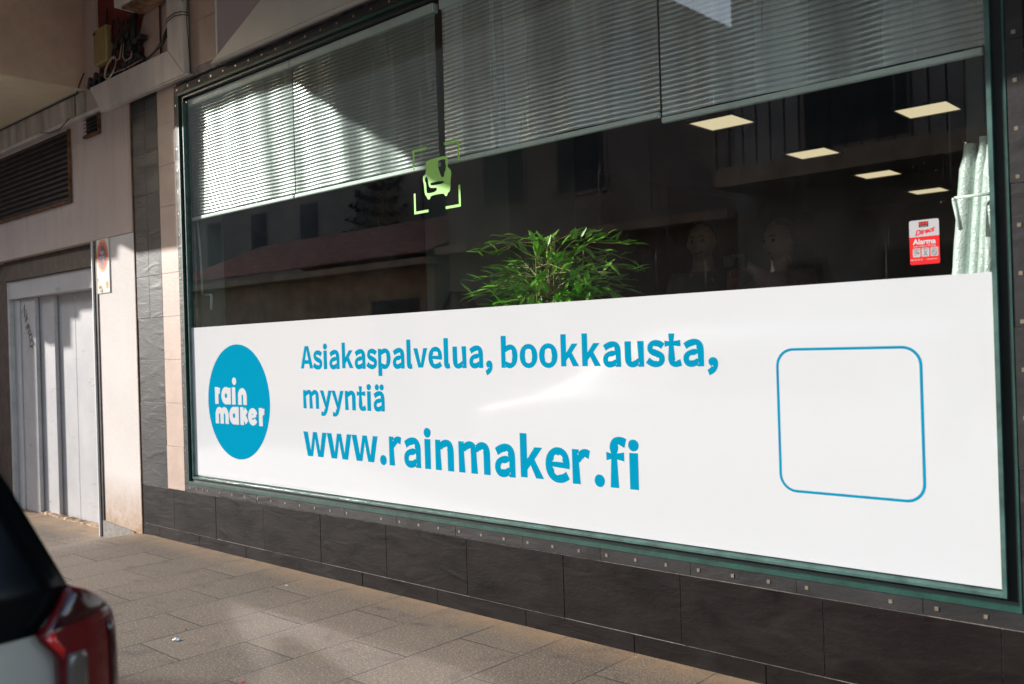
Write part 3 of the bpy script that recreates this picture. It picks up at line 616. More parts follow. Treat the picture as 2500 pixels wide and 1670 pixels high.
# rounded white lettering: 0.113 high
bm = bmesh.new(); SW = 0.0415
def yy():
    yy.k += 1; return YB - 0.0008 - 0.00004 * yy.k
yy.k = 0
def stem(x, z0, z1, w=SW): poly = [(x - w / 2, z0), (x + w / 2, z0), (x + w / 2, z1), (x - w / 2, z1)]; y = yy(); bm.faces.new([bm.verts.new((p[0], y, p[1])) for p in poly])
def arch(x0, x1, zb, zt, w=SW):
    r = (x1 - x0) / 2; ribbon(bm, [(x0, zb)] + [(x0, zt - r - .004)] + arc((x0 + x1) / 2, zt - r - .002, r, r, 180, 0, 14)[0:] + [(x1, zb)], w, yy())
def bowl(cx, cz, r, w=SW): ribbon(bm, arc(cx, cz, r, r * 1.02, 0, 345, 30), w, yy(), closed=True)
def disc(cx, cz, r): y = yy(); bm.faces.new([bm.verts.new((p[0], y, p[1])) for p in ellipse(cx, cz, r, r, 28)])
zb, zt = 0.976, 1.088; h = zt - zb
stem(-5.596, zb, zt); ribbon(bm, arc(-5.560, zt - .058, .034, .035, 178, 80, 10), SW * .92, yy())
bowl(-5.480, zb + .056, .036); stem(-5.4425, zb, zt - .004)
stem(-5.385, zb, zt); disc(-5.3755, 1.1275, 0.0245)
arch(-5.312, -5.252, zb, zt - .023)
zb, zt = 0.847, 0.961
arch(-5.596, -5.535, zb, zt - .023); arch(-5.535, -5.474, zb, zt - .023)
bowl(-5.388, zb + .057, .036); stem(-5.3505, zb, zt)
stem(-5.292, zb, zt)
ribbon(bm, [(-5.285, zb + .052), (-5.238, zt - .014)], SW * .95, yy()); ribbon(bm, [(-5.275, zb + .068), (-5.236, zb + .016)], SW * .95, yy())
ribbon(bm, arc(-5.165, zb + .056, .037, .037, -30, -342, 26), SW * .88, yy()); ribbon(bm, [(-5.197, zb + .052), (-5.128, zb + .066)], .022, yy())
stem(-5.075, zb, zt); ribbon(bm, arc(-5.040, zt - .058, .034, .035, 178, 78, 10), SW * .92, yy())
bmesh.ops.recalc_face_normals(bm, faces=bm.faces)
o = link_mesh('logo_lettering', bm, M['vinyl']); o.parent = LG
def line(text, x0, base, em, x1, name, lab):
    b2 = glyph_line(text, x0, base, em, x1)
    for v in b2.verts: v.co.y += YB - 0.0004
    return part(name, b2, M['cyan'], BN, label=lab)
line('Asiakaspalvelua, bookkausta,', -4.632, 1.206, 0.202, -1.835, 'slogan_lettering', 'cyan lettering, first line of the slogan')
line('myyntiä', -4.630, 0.975, 0.202, -3.862, 'slogan_lettering', 'cyan lettering, short second line of the slogan')
line('www.rainmaker.fi', -4.628, 0.690, 0.289, -2.215, 'web_address_lettering', 'large cyan web address')
# rounded outline that frames the code panel (the code itself is left out)
def rrect(x0, x1, z0, z1, r, n=9):
    return arc(x1 - r, z1 - r, r, r, 0, 90, n) + arc(x0 + r, z1 - r, r, r, 90, 180, n) + arc(x0 + r, z0 + r, r, r, 180, 270, n) + arc(x1 - r, z0 + r, r, r, 270, 360, n)
bm = bmesh.new(); ribbon(bm, rrect(-1.594, -1.077, 0.738, 1.261, 0.062), 0.0095, YB - 0.0004, closed=True); bmesh.ops.recalc_face_normals(bm, faces=bm.faces)
part('rounded_outline', bm, M['cyan'], BN)

# ================================================================ lime armchair emblem
YD = 0.0195
AC = thing('armchair_decal', (-3.415, YD, 2.0), 'pale green armchair symbol inside four corner brackets on the glass', 'decal')
def flat(name, pts, m, parent, holes=(), y=YD, t=0.0008, label=None):
    cu = bpy.data.curves.new('s', 'CURVE'); cu.dimensions = '2D'; cu.fill_mode = 'BOTH'
    for ring_ in (pts,) + tuple(holes):
        sp = cu.splines.new('POLY'); sp.points.add(len(ring_) - 1); sp.use_cyclic_u = True
        for p, q in zip(sp.points, ring_): p.co = (q[0], q[1], 0, 1)
    b2 = curve_to_bm(cu, lambda c: Vector((c.x, y, c.y)))
    return part(name, b2, m, parent, label=label)
BX0, BX1, BZ0, BZ1, LL, TT = -3.588, -3.244, 2.000, 2.334, 0.108, 0.0135
flat('corner_bracket', [(BX0, BZ1), (BX0 + LL, BZ1), (BX0 + LL, BZ1 - TT), (BX0 + TT, BZ1 - TT), (BX0 + TT, BZ1 - LL), (BX0, BZ1 - LL)], M['lime'], AC)
flat('corner_bracket', [(BX1, BZ1), (BX1 - LL, BZ1), (BX1 - LL, BZ1 - TT), (BX1 - TT, BZ1 - TT), (BX1 - TT, BZ1 - LL), (BX1, BZ1 - LL)], M['lime'], AC)
flat('corner_bracket', [(BX0, BZ0), (BX0 + LL, BZ0), (BX0 + LL, BZ0 + TT), (BX0 + TT, BZ0 + TT), (BX0 + TT, BZ0 + LL), (BX0, BZ0 + LL)], M['lime'], AC)
flat('corner_bracket', [(BX1, BZ0), (BX1 - LL, BZ0), (BX1 - LL, BZ0 + TT), (BX1 - TT, BZ0 + TT), (BX1 - TT, BZ0 + LL), (BX1, BZ0 + LL)], M['lime'], AC)
def smooth(pts, k=2):
    for _ in range(k):
        q = []
        for i in range(len(pts)):
            a, b_ = pts[i], pts[(i + 1) % len(pts)]
            q += [(a[0] * .75 + b_[0] * .25, a[1] * .75 + b_[1] * .25), (a[0] * .25 + b_[0] * .75, a[1] * .25 + b_[1] * .75)]
        pts = q
    return pts
chair = [(-3.49, 2.194), (-3.490, 2.250), (-3.474, 2.264), (-3.425, 2.266), (-3.35, 2.268), (-3.330, 2.258), (-3.328, 2.230), (-3.330, 2.205), (-3.31, 2.196), (-3.302, 2.173), (-3.312, 2.144), (-3.313, 2.1), (-3.321, 2.083), (-3.334, 2.081), (-3.338, 2.068), (-3.348, 2.063), (-3.358, 2.071), (-3.364, 2.082), (-3.459, 2.082), (-3.464, 2.068), (-3.473, 2.062), (-3.486, 2.069), (-3.49, 2.081), (-3.504, 2.093), (-3.508, 2.148), (-3.516, 2.173), (-3.510, 2.192)]
h1 = [(-3.408, 2.250), (-3.349, 2.253), (-3.341, 2.24), (-3.343, 2.197), (-3.356, 2.181), (-3.358, 2.163), (-3.380, 2.163)]
h2 = [(-3.459, 2.147), (-3.366, 2.146), (-3.360, 2.138), (-3.366, 2.130), (-3.451, 2.131), (-3.460, 2.139)]
h3 = [(-3.499, 2.176), (-3.488, 2.183), (-3.477, 2.173), (-3.474, 2.136), (-3.46, 2.119), (-3.408, 2.117), (-3.418, 2.096), (-3.481, 2.095), (-3.490, 2.103), (-3.491, 2.152), (-3.500, 2.160)]
flat('armchair_symbol', smooth(chair), M['lime'], AC, (smooth(h1), smooth(h2), smooth(h3)))

# ================================================================ alarm sticker
AS = thing('alarm_sticker', (-1.053, 0.02, 1.61), 'red and silver alarm warning sticker on the glass beside the wrapped tubes', 'sticker')
m_red = m_vinyl('signal_red', (0.75, 0.012, 0.012), 0.4); m_sil = m_vinyl('sticker_grey', (0.50, 0.50, 0.52), 0.4); m_blk = m_vinyl('print_black', (0.02, 0.02, 0.02), 0.5)
bm = bmesh.new(); poly_xz(bm, rrect(-1.1015, -1.0055, 1.537, 1.686, 0.006, 4), 0.0195, 0.0205); part('sticker_sheet', bm, m_red, AS)
bm = bmesh.new(); y = 0.0193
poly_xz(bm, [(-1.1015, 1.630), (-1.0055, 1.630), (-1.0055, 1.680), (-1.0085, 1.6845), (-1.012, 1.686), (-1.095, 1.686), (-1.099, 1.6845), (-1.1015, 1.680)], y, y + .0002)
for k in range(3):
    x = -1.0915 + 0.0285 * k
    poly_xz(bm, rrect(x, x + 0.0245, 1.5625, 1.592, 0.003, 3), y, y + .0002)
part('grey_panel', bm, m_sil, AS)
bm = bmesh.new(); poly_xz(bm, [(-1.070, 1.6615), (-1.0395, 1.6615), (-1.0395, 1.680), (-1.070, 1.680)], .0190, .0192)
for k in range(3):
    x = -1.0915 + 0.0285 * k
    join(bm, text_bm(('Grabación', 'Vigilante', 'Alarma')[k], x + .0122, 1.5885, 0.0046, .0190))
    join(bm, text_bm(('de imágenes', '24 horas', 'anti-intrusión')[k], x + .0122, 1.5848, 0.0036, .0190))
    if k == 0: ribbon(bm, [(x + .004, 1.578), (x + .018, 1.571), (x + .020, 1.575), (x + .006, 1.582), (x + .004, 1.578)], .0011, .0190); ribbon(bm, [(x + .010, 1.573), (x + .008, 1.568), (x + .004, 1.568)], .0012, .0190)
    if k == 1: ribbon(bm, arc(x + .0122, 1.5765, .0035, .0035, 0, 360, 10), .001, .0190); ribbon(bm, [(x + .006, 1.565), (x + .0122, 1.572), (x + .0185, 1.565)], .0016, .0190); ribbon(bm, [(x + .008, 1.5795), (x + .0165, 1.5795)], .0015, .0190)
    if k == 2: ribbon(bm, arc(x + .0122, 1.5735, .0078, .0078, 0, 345, 16), .0014, .0190, closed=True); ribbon(bm, [(x + .007, 1.579), (x + .0175, 1.568)], .0014, .01895)
bmesh.ops.recalc_face_normals(bm, faces=bm.faces); part('black_print', bm, m_blk, AS)
bm = bmesh.new()
for k in range(3): poly_xz(bm, ellipse(-1.0645 + k * .0098, 1.6735, .0042, .0046, 12), .0186, .0188)
join(bm, text_bm('Direct', -1.054, 1.6465, 0.0235, .0190, sx=1.0, shear=.45, offset=.0008, rot=.17))
part('red_print', bm, m_red, AS)
bm = bmesh.new(); join(bm, text_bm('Alarma', -1.0535, 1.6125, 0.0245, .0190, sx=1.02, offset=.0007))
join(bm, text_bm('con aviso a Policía', -1.0535, 1.5985, 0.0098, .0190, sx=1.0))
join(bm, text_bm('SECURITAS', -1.0548, 1.6645, 0.0042, .0187))
join(bm, text_bm('900 42 40 42', -1.0800, 1.5530, 0.0075, .0190)); ribbon(bm, [(-1.048, 1.553), (-1.014, 1.5535)], .0012, .0190)
part('pale_print', bm, M['vinyl'], AS)

# ================================================================ no parking plate
NP = thing('no_parking_sign', (-7.208, -0.012, 1.81), 'no parking plate for vehicle exits on the pale pier by the garage', 'sign')
m_plate = m_vinyl('plate_white', (0.66, 0.62, 0.56), 0.4); m_or = m_vinyl('plate_orange', (0.80, 0.30, 0.03), 0.4); m_pr = m_vinyl('plate_red', (0.62, 0.02, 0.05), 0.4); m_pb = m_vinyl('plate_black', (0.02, 0.02, 0.03), 0.4)
Y = -0.0125
bm = bmesh.new(); poly_xz(bm, rrect(-7.283, -7.068, 1.808, 2.2275, .006, 3), Y, Y + .008); bmesh.ops.recalc_face_normals(bm, faces=bm.faces); part('plate', bm, m_plate, NP)
CX, CZ = -7.180, 2.098
bm = bmesh.new(); poly_xz(bm, ellipse(CX, CZ, .102, .126, 40), Y - .0006, Y - .0001)
poly_xz(bm, [(-7.262, 1.845), (-7.205, 1.845), (-7.205, 1.868), (-7.262, 1.868)], Y - .0006, Y - .0001)
poly_xz(bm, [(-7.130, 1.842), (-7.090, 1.842), (-7.090, 1.895), (-7.130, 1.895)], Y - .0006, Y - .0001); part('orange_field', bm, m_or, NP)
bm = bmesh.new(); poly_xz(bm, ellipse(CX, CZ, .084, .105, 40), Y - .0012, Y - .0007); part('red_disc', bm, m_pr, NP)
bm = bmesh.new(); poly_xz(bm, ellipse(CX, CZ, .060, .078, 40), Y - .0018, Y - .0013)
s_ = 'SALIDA DE VEHICULOS'
for i, ch in enumerate(s_):
    if ch == ' ': continue
    a = math.radians(198 - 216 * i / (len(s_) - 1)); join(bm, text_bm(ch, CX + .093 * math.cos(a), CZ + .1155 * math.sin(a), .022, Y - .0009, sx=.85, rot=a - math.pi / 2, offset=.001))
join(bm, text_bm('LA', -7.110, 1.872, .022, Y - .0009, offset=.001)); join(bm, text_bm('VADO', -7.235, 1.858, .014, Y - .0009, offset=.0005))
part('black_print', bm, m_pb, NP)
bm = bmesh.new(); ribbon(bm, [(CX - .045, CZ + .062), (CX + .045, CZ - .062)], .021, Y - .0022); bmesh.ops.recalc_face_normals(bm, faces=bm.faces); part('red_bar', bm, m_pr, NP)
bm = bmesh.new(); join(bm, text_bm('VADO', CX, CZ + .022, .034, Y - .0026, sx=.85, offset=.0008)); join(bm, text_bm('PERMANENTE', CX, CZ - .014, .0275, Y - .0026, sx=.62, offset=.0008)); part('white_print', bm, M['vinyl'], NP)
bm = bmesh.new(); ribbon(bm, arc(-7.222, 1.838, .018, .016, 30, 330, 12), .004, Y - .0026); ribbon(bm, [(-7.200, 1.846), (-7.192, 1.822), (-7.205, 1.815)], .008, Y - .0026); ribbon(bm, arc(-7.268, 1.905, .012, .016, -60, 200, 8), .004, Y - .0026)
bmesh.ops.recalc_face_normals(bm, faces=bm.faces); part('peeled_spot', bm, M['rust'], NP)

# graffiti tag on the leftmost door leaf
GT = thing('graffiti_tag', (-9.13, 0.139, 1.6), 'black pen scrawl sprayed down the leftmost garage door leaf', 'graffiti')
bm = bmesh.new()
strokes = [[(-9.262, 1.745), (-9.20, 1.82), (-9.205, 1.70), (-9.155, 1.775)], [(-9.195, 1.65), (-9.14, 1.735), (-9.165, 1.665), (-9.125, 1.70)], [(-9.19, 1.60), (-9.12, 1.645), (-9.10, 1.625), (-9.165, 1.585)],
           [(-9.145, 1.545), (-9.075, 1.605), (-9.10, 1.545), (-9.055, 1.575)], [(-9.095, 1.475), (-9.105, 1.53), (-9.04, 1.545), (-9.035, 1.505), (-9.09, 1.46), (-9.085, 1.425), (-9.03, 1.435)], [(-9.055, 1.495), (-8.965, 1.435)], [(-9.01, 1.46), (-9.045, 1.400)], [(-9.022, 1.378), (-9.014, 1.372)]]
for k, s1 in enumerate(strokes): ribbon(bm, s1, .0125, 0.1388 - k * .0001)
bmesh.ops.recalc_face_normals(bm, faces=bm.faces); part('pen_strokes', bm, m_blk, GT)

# ================================================================ blinds
YBL = 0.066
def blind(x0, x1, mat, name_lab, wob, z_bot=2.245):
    T = thing('venetian_blind', ((x0 + x1) / 2, YBL, 3.05), name_lab, 'blind', 'closed blinds inside the shop window')
    bm = bmesh.new(); n = int((x1 - x0) / 0.045); pitch = 0.0218; k = 0; z = z_bot
    while z < 3.02:
        rows = []
        tilt = random.uniform(-.0006, .0006); sag = random.uniform(0, .001)
        for q, (dz, dy) in enumerate(((0.0, -0.0016), (0.006, -0.0032), (0.013, -0.0022), (0.0222, 0.0006))):
            rows.append([bm.verts.new((x0 + (x1 - x0) * i / n, YBL + dy + tilt + wob(x0 + (x1 - x0) * i / n, z), z + dz - sag * math.sin(math.pi * i / n))) for i in range(n + 1)])
        for a, b_ in zip(rows, rows[1:]):
            for i in range(n): f = bm.faces.new((a[i], a[i + 1], b_[i + 1], b_[i])); f.smooth = True
        z += pitch; k += 1
    part('slats', bm, mat, T)
    bm = bmesh.new(); box(bm, x0 + .002, x1 - .002, YBL - .012, YBL + .010, z_bot - .031, z_bot - .006)
    bevel(part('bottom_rail', bm, M['rail'], T), .006, 3)
    bm = bmesh.new(); box(bm, x0, x1, YBL - .020, YBL + .020, 3.020, 3.068); bevel(part('head_rail', bm, M['rail'], T), .004)
    return T
def wob1(x, z):
    return 0.005 * math.sin(x * 7 + .5 + z) + 0.0026 * math.sin(x * 23 + z * 3)
def wob2(x, z):
    t = (3.0 - z) / .8
    return 0.0075 * math.sin(x * 8.5 + 1.2 * t) * (.35 + .65 * t) + 0.0028 * math.sin(x * 27 + 2 * z)
b1 = blind(-5.965, -4.708, M['slat'], 'closed blind hanging at the left end of the window, dim with a bright lower part', wob1, 2.262)
b2 = blind(-4.700, -3.432, M['slat'], 'brightly sunlit closed blind above the armchair symbol', wob1, 2.262)
b3 = blind(-3.388, -2.103, M['slat_shaded'], 'grey closed blind with painted vertical light streaks, between the narrow gap and the thin dark seam', wob2, 2.262)
b4 = blind(-2.094, -0.862, M['slat_shaded'], 'dark closed blind at the right end of the window above the ceiling lamps', wob2, 2.235)
def crank(T, pts, r=0.006):
    bm = bmesh.new(); tube(bm, pts, r, 8); part('crank_rod', bm, M['rail'], T, label='folding crank rod of the blind')
bm = bmesh.new(); tube(bm, [(-5.945, .11, 2.25), (-5.93, .118, 1.98), (-5.925, .12, 1.722)], .0075); tube(bm, [(-5.925, .12, 1.722), (-5.80, .12, 1.716)], .0065); tube(bm, [(-5.802, .12, 1.716), (-5.812, .12, 1.612)], .010)
part('crank_rod', bm, M['rail'], b1, label='folding crank hanging from the blind')
bm = bmesh.new(); tube(bm, [(-0.80, .10, 1.757), (-0.978, .10, 1.7565)], .0055); tube(bm, [(-0.980, .10, 1.757), (-0.979, .10, 1.742)], .007); tube(bm, [(-0.979, .10, 1.745), (-0.962, .10, 1.648)], .0080)
part('crank_rod', bm, M['rail'], b4, label='folding crank by the wrapped tubes')
# slim mullion in the gap between the blinds is only shade; a hanging bracket shows at its top
# ================================================================ room behind the glass
M['int_dark'] = plain('dark_wall_paint', (0.07, 0.06, 0.055), 0.8, var=0.05)
M['int_floor'] = plain('dark_floor', (0.035, 0.03, 0.026), 0.6, var=0.1)
M['int_ceil'] = plain('ceiling_tiles', (0.10, 0.09, 0.08), 0.9, var=0.03)
M['int_pale'] = plain('pale_green_paint', (0.24, 0.255, 0.225), 0.7, var=0.05, vs=2)
def st(name, bm, m): return tag(link_mesh(name, bm, m), kind='structure')
bm = bmesh.new(); box(bm, -6.6, 3.0, 0.13, 11.6, 0.2, 0.3); st('floor', bm, M['int_floor'])
bm = bmesh.new(); box(bm, -6.6, 3.0, 0.13, 11.6, 3.325, 3.42); st('ceiling', bm, M['int_ceil'])
bm = bmesh.new(); box(bm, -6.6, 3.0, 11.6, 11.7, 0.2, 3.42); st('wall_back', bm, M['int_dark'])
bm = bmesh.new(); box(bm, -6.7, -6.6, 0.13, 11.7, 0.2, 3.42); st('wall_left', bm, M['int_dark'])
bm = bmesh.new(); box(bm, 3.0, 3.1, -0.1, 11.7, -0.2, 3.42); st('wall_right', bm, M['int_dark'])
def pillar(name, x0, x1, y0, y1, lab):
    bm = bmesh.new(); box(bm, x0, x1, y0, y1, 0.301, 3.32); o = link_mesh(name, bm, M['int_pale']); tag(o, lab, 'pillar'); bevel(o, .006); return o
pillar('square_pillar', -4.80, -4.00, 1.20, 1.9, 'square pale green pillar inside, behind the armchair symbol')
pillar('square_pillar', -1.085, -0.45, 0.62, 1.2, 'grey green pillar inside at the right end, behind the wrapped tubes')
pillar('wall_return', -6.59, -5.955, 0.131, 0.315, 'pale wall return inside at the left end, behind the blind crank')
def lamp(x, y, lab):
    T = thing('ceiling_lamp', (x, y, 3.32), lab, 'ceiling lamp', 'square ceiling lamps inside the shop')
    bm = bmesh.new(); box(bm, x - .225, x + .225, y - .225, y + .225, 3.310, 3.3135); part('diffuser', bm, M['lamp'], T)
    bm = bmesh.new()
    for a in ((-.24, -.2255, -.24, .24), (.2255, .24, -.24, .24), (-.2255, .2255, -.24, -.2255), (-.2255, .2255, .2255, .24)): box(bm, x + a[0], x + a[1], y + a[2], y + a[3], 3.300, 3.3245)
    part('rim', bm, M['int_dark'], T)
K = 1.99 / 1.39
for (lx, ly, lab) in ((-2.99, 2.165, 'lit ceiling lamp nearest the blinds, left of the row'), (-1.945, 2.88, 'large lit ceiling lamp nearest the right end of the window'),
                      (-3.03, 3.615, 'second lit ceiling lamp of the receding row'), (-3.05, 4.98, 'third lit ceiling lamp of the receding row'),
                      (-3.075, 6.36, 'farthest small lit ceiling lamp of the receding row'), (-1.945, 4.28, 'lit ceiling lamp half hidden by the right pillar above the tubes'),
                      (-1.945, 5.68, 'lit ceiling lamp half hidden behind the folding crank')):
    lamp(lx * K, (ly + 3.2) * K - 3.2, lab)
bm = bmesh.new(); bmesh.ops.create_uvsphere(bm, u_segments=12, v_segments=8, radius=.03, matrix=Matrix.Translation((-3.6, 4.2, 2.62)))
# bubble wrapped tubes
def m_wrap():
    m, nt, b, out = nodes('bubble_wrap')
    v = coord(nt); vo = nt.nodes.new('ShaderNodeTexVoronoi'); vo.inputs['Scale'].default_value = 130; nt.links.new(v, vo.inputs['Vector'])
    nt.links.new(ramp(nt, noise(nt, v, 7, 4), [(0.3, (0.55, 0.62, 0.58)), (0.7, (0.74, 0.80, 0.77))]), b.inputs['Base Color'])
    b.inputs['Roughness'].default_value = 0.3; bump(nt, b, vo.outputs['Distance'], 0.5, 0.003); return m
M['wrap'] = m_wrap()
def wrapped(x0, x1, y, zt, r, lab):
    bm = bmesh.new(); pts = []; rr = []
    for i in range(40):
        t = i / 39; z = 0.31 + (zt - 0.31) * t; pts.append((x0 + (x1 - x0) * t + random.uniform(-.0008, .0008), y + random.uniform(-.0008, .0008), z)); rr.append(r * (1 + random.uniform(-.008, .008)) * (1.0 if i < 38 else .72))
    tube(bm, pts, rr, 20)
    o = link_mesh('wrapped_tube', bm, M['wrap'], smooth=True); tag(o, lab, 'wrapped tube', 'bubble wrapped tubes leaning by the right pillar')
wrapped(-1.118, -0.962, 0.25, 1.955, .034, 'thick bubble wrapped tube with a curled top, leftmost of the leaning bundle')
wrapped(-1.062, -0.908, 0.215, 1.968, .024, 'second bubble wrapped tube of the leaning bundle, partly behind the thick one')
wrapped(-1.015, -0.880, 0.180, 1.93, .021, 'slim bubble wrapped tube between the second and the frame')
wrapped(-0.965, -0.862, 0.150, 1.93, .019, 'slimmest wrapped tube nearest the right window edge')
# bamboo plant
PL = thing('bamboo_plant', (-2.88, 0.32, 0.30), 'leafy green bamboo plant standing behind the glass, top above the banner', 'plant')
M['leaf'] = plain('bamboo_leaf', (0.27, 0.58, 0.06), 0.42, var=0.40, vs=5)
nt_ = M['leaf'].node_tree
for n in nt_.nodes:
    if n.type == 'BSDF_PRINCIPLED': n.inputs['Subsurface Weight'].default_value = 0.0; n.inputs['Transmission Weight'].default_value = 0.0
M['stem'] = plain('bamboo_stem', (0.34, 0.26, 0.09), 0.5, var=0.25)
M['pot'] = plain('terracotta_pot', (0.25, 0.10, 0.06), 0.7)
rnd = random.Random(11)
sb = bmesh.new(); lb = bmesh.new()
def leafm(p, d, L, wd):
    d = d.normalized(); side = d.cross(Vector((rnd.uniform(-.5, .5), rnd.uniform(-.5, .5), 1))).normalized(); up = side.cross(d)
    cs = []; pr = (0.12, 0.75, 1.0, 0.8, 0.45, 0.0); n = len(pr)
    for i, wv in enumerate(pr):
        t = i / (n - 1); c = p + d * L * t - Vector((0, 0, 1)) * (t * t * L * rnd.uniform(.03, .16)); cs.append((c, wv * wd / 2))
    prev = None
    for c, h in cs:
        c = Vector((c.x, max(.062, c.y), c.z))
        cur = (lb.verts.new(c + side * h + up * h * .4), lb.verts.new(c), lb.verts.new(c - side * h + up * h * .4)) if h > 0 else (lb.verts.new(c),) * 3
        if prev:
            for a, b_ in ((0, 1), (1, 2)):
                vs = [prev[a], prev[b_], cur[b_], cur[a]]
                u = []
                for q in vs:
                    if q not in u: u.append(q)
                if len(u) > 2: lb.faces.new(u).smooth = True
        prev = cur
for k in range(12):
    bx, by = -2.88 + rnd.uniform(-.14, .12), 0.32 + rnd.uniform(-.07, .07)
    top = rnd.uniform(1.66, 1.86); lean = rnd.uniform(-.10, .10)
    cane = [(bx + lean * t * t, by + rnd.uniform(-.006, .006), 0.42 + (top - .42) * t) for t in [i / 9 for i in range(10)]]
    tube(sb, cane, [.008 - .0045 * i / 9 for i in range(10)], 6)
    for j in range(14):
        t = rnd.uniform(.62, 1.0); i = min(8, int(t * 9)); p = Vector(cane[i]).lerp(Vector(cane[i + 1]), t * 9 - i)
        ang = rnd.uniform(0, 2 * math.pi); ln = rnd.uniform(.10, .42)
        dx = math.cos(ang) * .95; dy = math.sin(ang) * .45
        tip = p + Vector((dx, dy, 0)).normalized() * ln + Vector((0, 0, rnd.uniform(-.05, .16) - .08 * ln))
        tip.x = min(-2.46, max(tip.x, -3.40)); tip.y = max(.10, tip.y)
        tip.z = min(tip.z, 1.86 - .25 * abs(tip.x + 2.88))
        mid = p.lerp(tip, .5) + Vector((0, 0, .05 * ln / .3))
        tube(sb, [p, mid, tip], [.0032, .0025, .0014], 5, caps=False)
        for q in range(7):
            s = .35 + .65 * q / 6; b0 = (p.lerp(mid, s * 2) if s < .5 else mid.lerp(tip, s * 2 - 1)); fwd = (tip - p).normalized()
            leafm(b0, fwd + Vector((rnd.uniform(-.8, .8), rnd.uniform(-.5, .5), rnd.uniform(-.45, .55))), rnd.uniform(.07, .12), rnd.uniform(.018, .031))
part('stems', sb, M['stem'], PL, True); part('foliage', lb, M['leaf'], PL, True)
bm = bmesh.new(); tube(bm, [(-2.88, .32, .301), (-2.88, .32, .58), (-2.88, .32, .60)], [.12, .16, .17], 24); part('pot', bm, M['pot'], PL)
# office chairs, only the tops of their backs show over the banner
def office_chair(x, y, top, lab, rz=0.0, wd=.23):
    T = thing('office_chair', (x, y, .30), lab, 'office chair', 'dark office chairs inside the shop')
    c, s = math.cos(rz), math.sin(rz)
    def P(a, b_, z): return (x + a * c - b_ * s, y + a * s + b_ * c, z)
    bm = bmesh.new(); rows = []
    for i in range(9):
        t = i / 8; z = .78 + (top - .78) * t; hw = wd * (1 - .62 * max(0, t - .55) ** 1.3 * 2.0) if t < 1 else wd * .22
        rows.append([bm.verts.new(P(hw * math.sin(a), .03 + .05 * math.cos(a) - .04 * math.cos(2 * a) * .5, z)) for a in [2 * math.pi * k / 14 for k in range(14)]])
    for a, b_ in zip(rows, rows[1:]):
        for k in range(14): bm.faces.new((a[k], a[(k + 1) % 14], b_[(k + 1) % 14], b_[k])).smooth = True
    bm.faces.new(rows[0][::-1]); bm.faces.new(rows[-1]); part('backrest', bm, M['black'], T)
    bm = bmesh.new(); vs = box(bm, x - .24, x + .24, y - .42, y + .04, .72, .80); bevel(part('seat', bm, M['black'], T), .03, 3)
    for sx_ in (-1, 1):
        bm = bmesh.new(); tube(bm, [P(.25 * sx_, .0, .76), P(.27 * sx_, -.02, 1.0), P(.27 * sx_, -.28, 1.02)], .015); part('armrest', bm, M['black'], T)
    bm = bmesh.new(); tube(bm, [(x, y - .19, .36), (x, y - .19, .72)], .03)
    for k in range(5): a = 2 * math.pi * k / 5; tube(bm, [(x, y - .19, .38), (x + .28 * math.cos(a), y - .19 + .28 * math.sin(a), .335)], .016, 6)
    part('pedestal', bm, M['black'], T)
office_chair(-4.31, 1.0, 1.665, 'dark rounded office chair back left of the bamboo plant', .1)
office_chair(-5.48, 1.35, 1.665, 'dark office chair back at the left, below the reflected roof', .5)

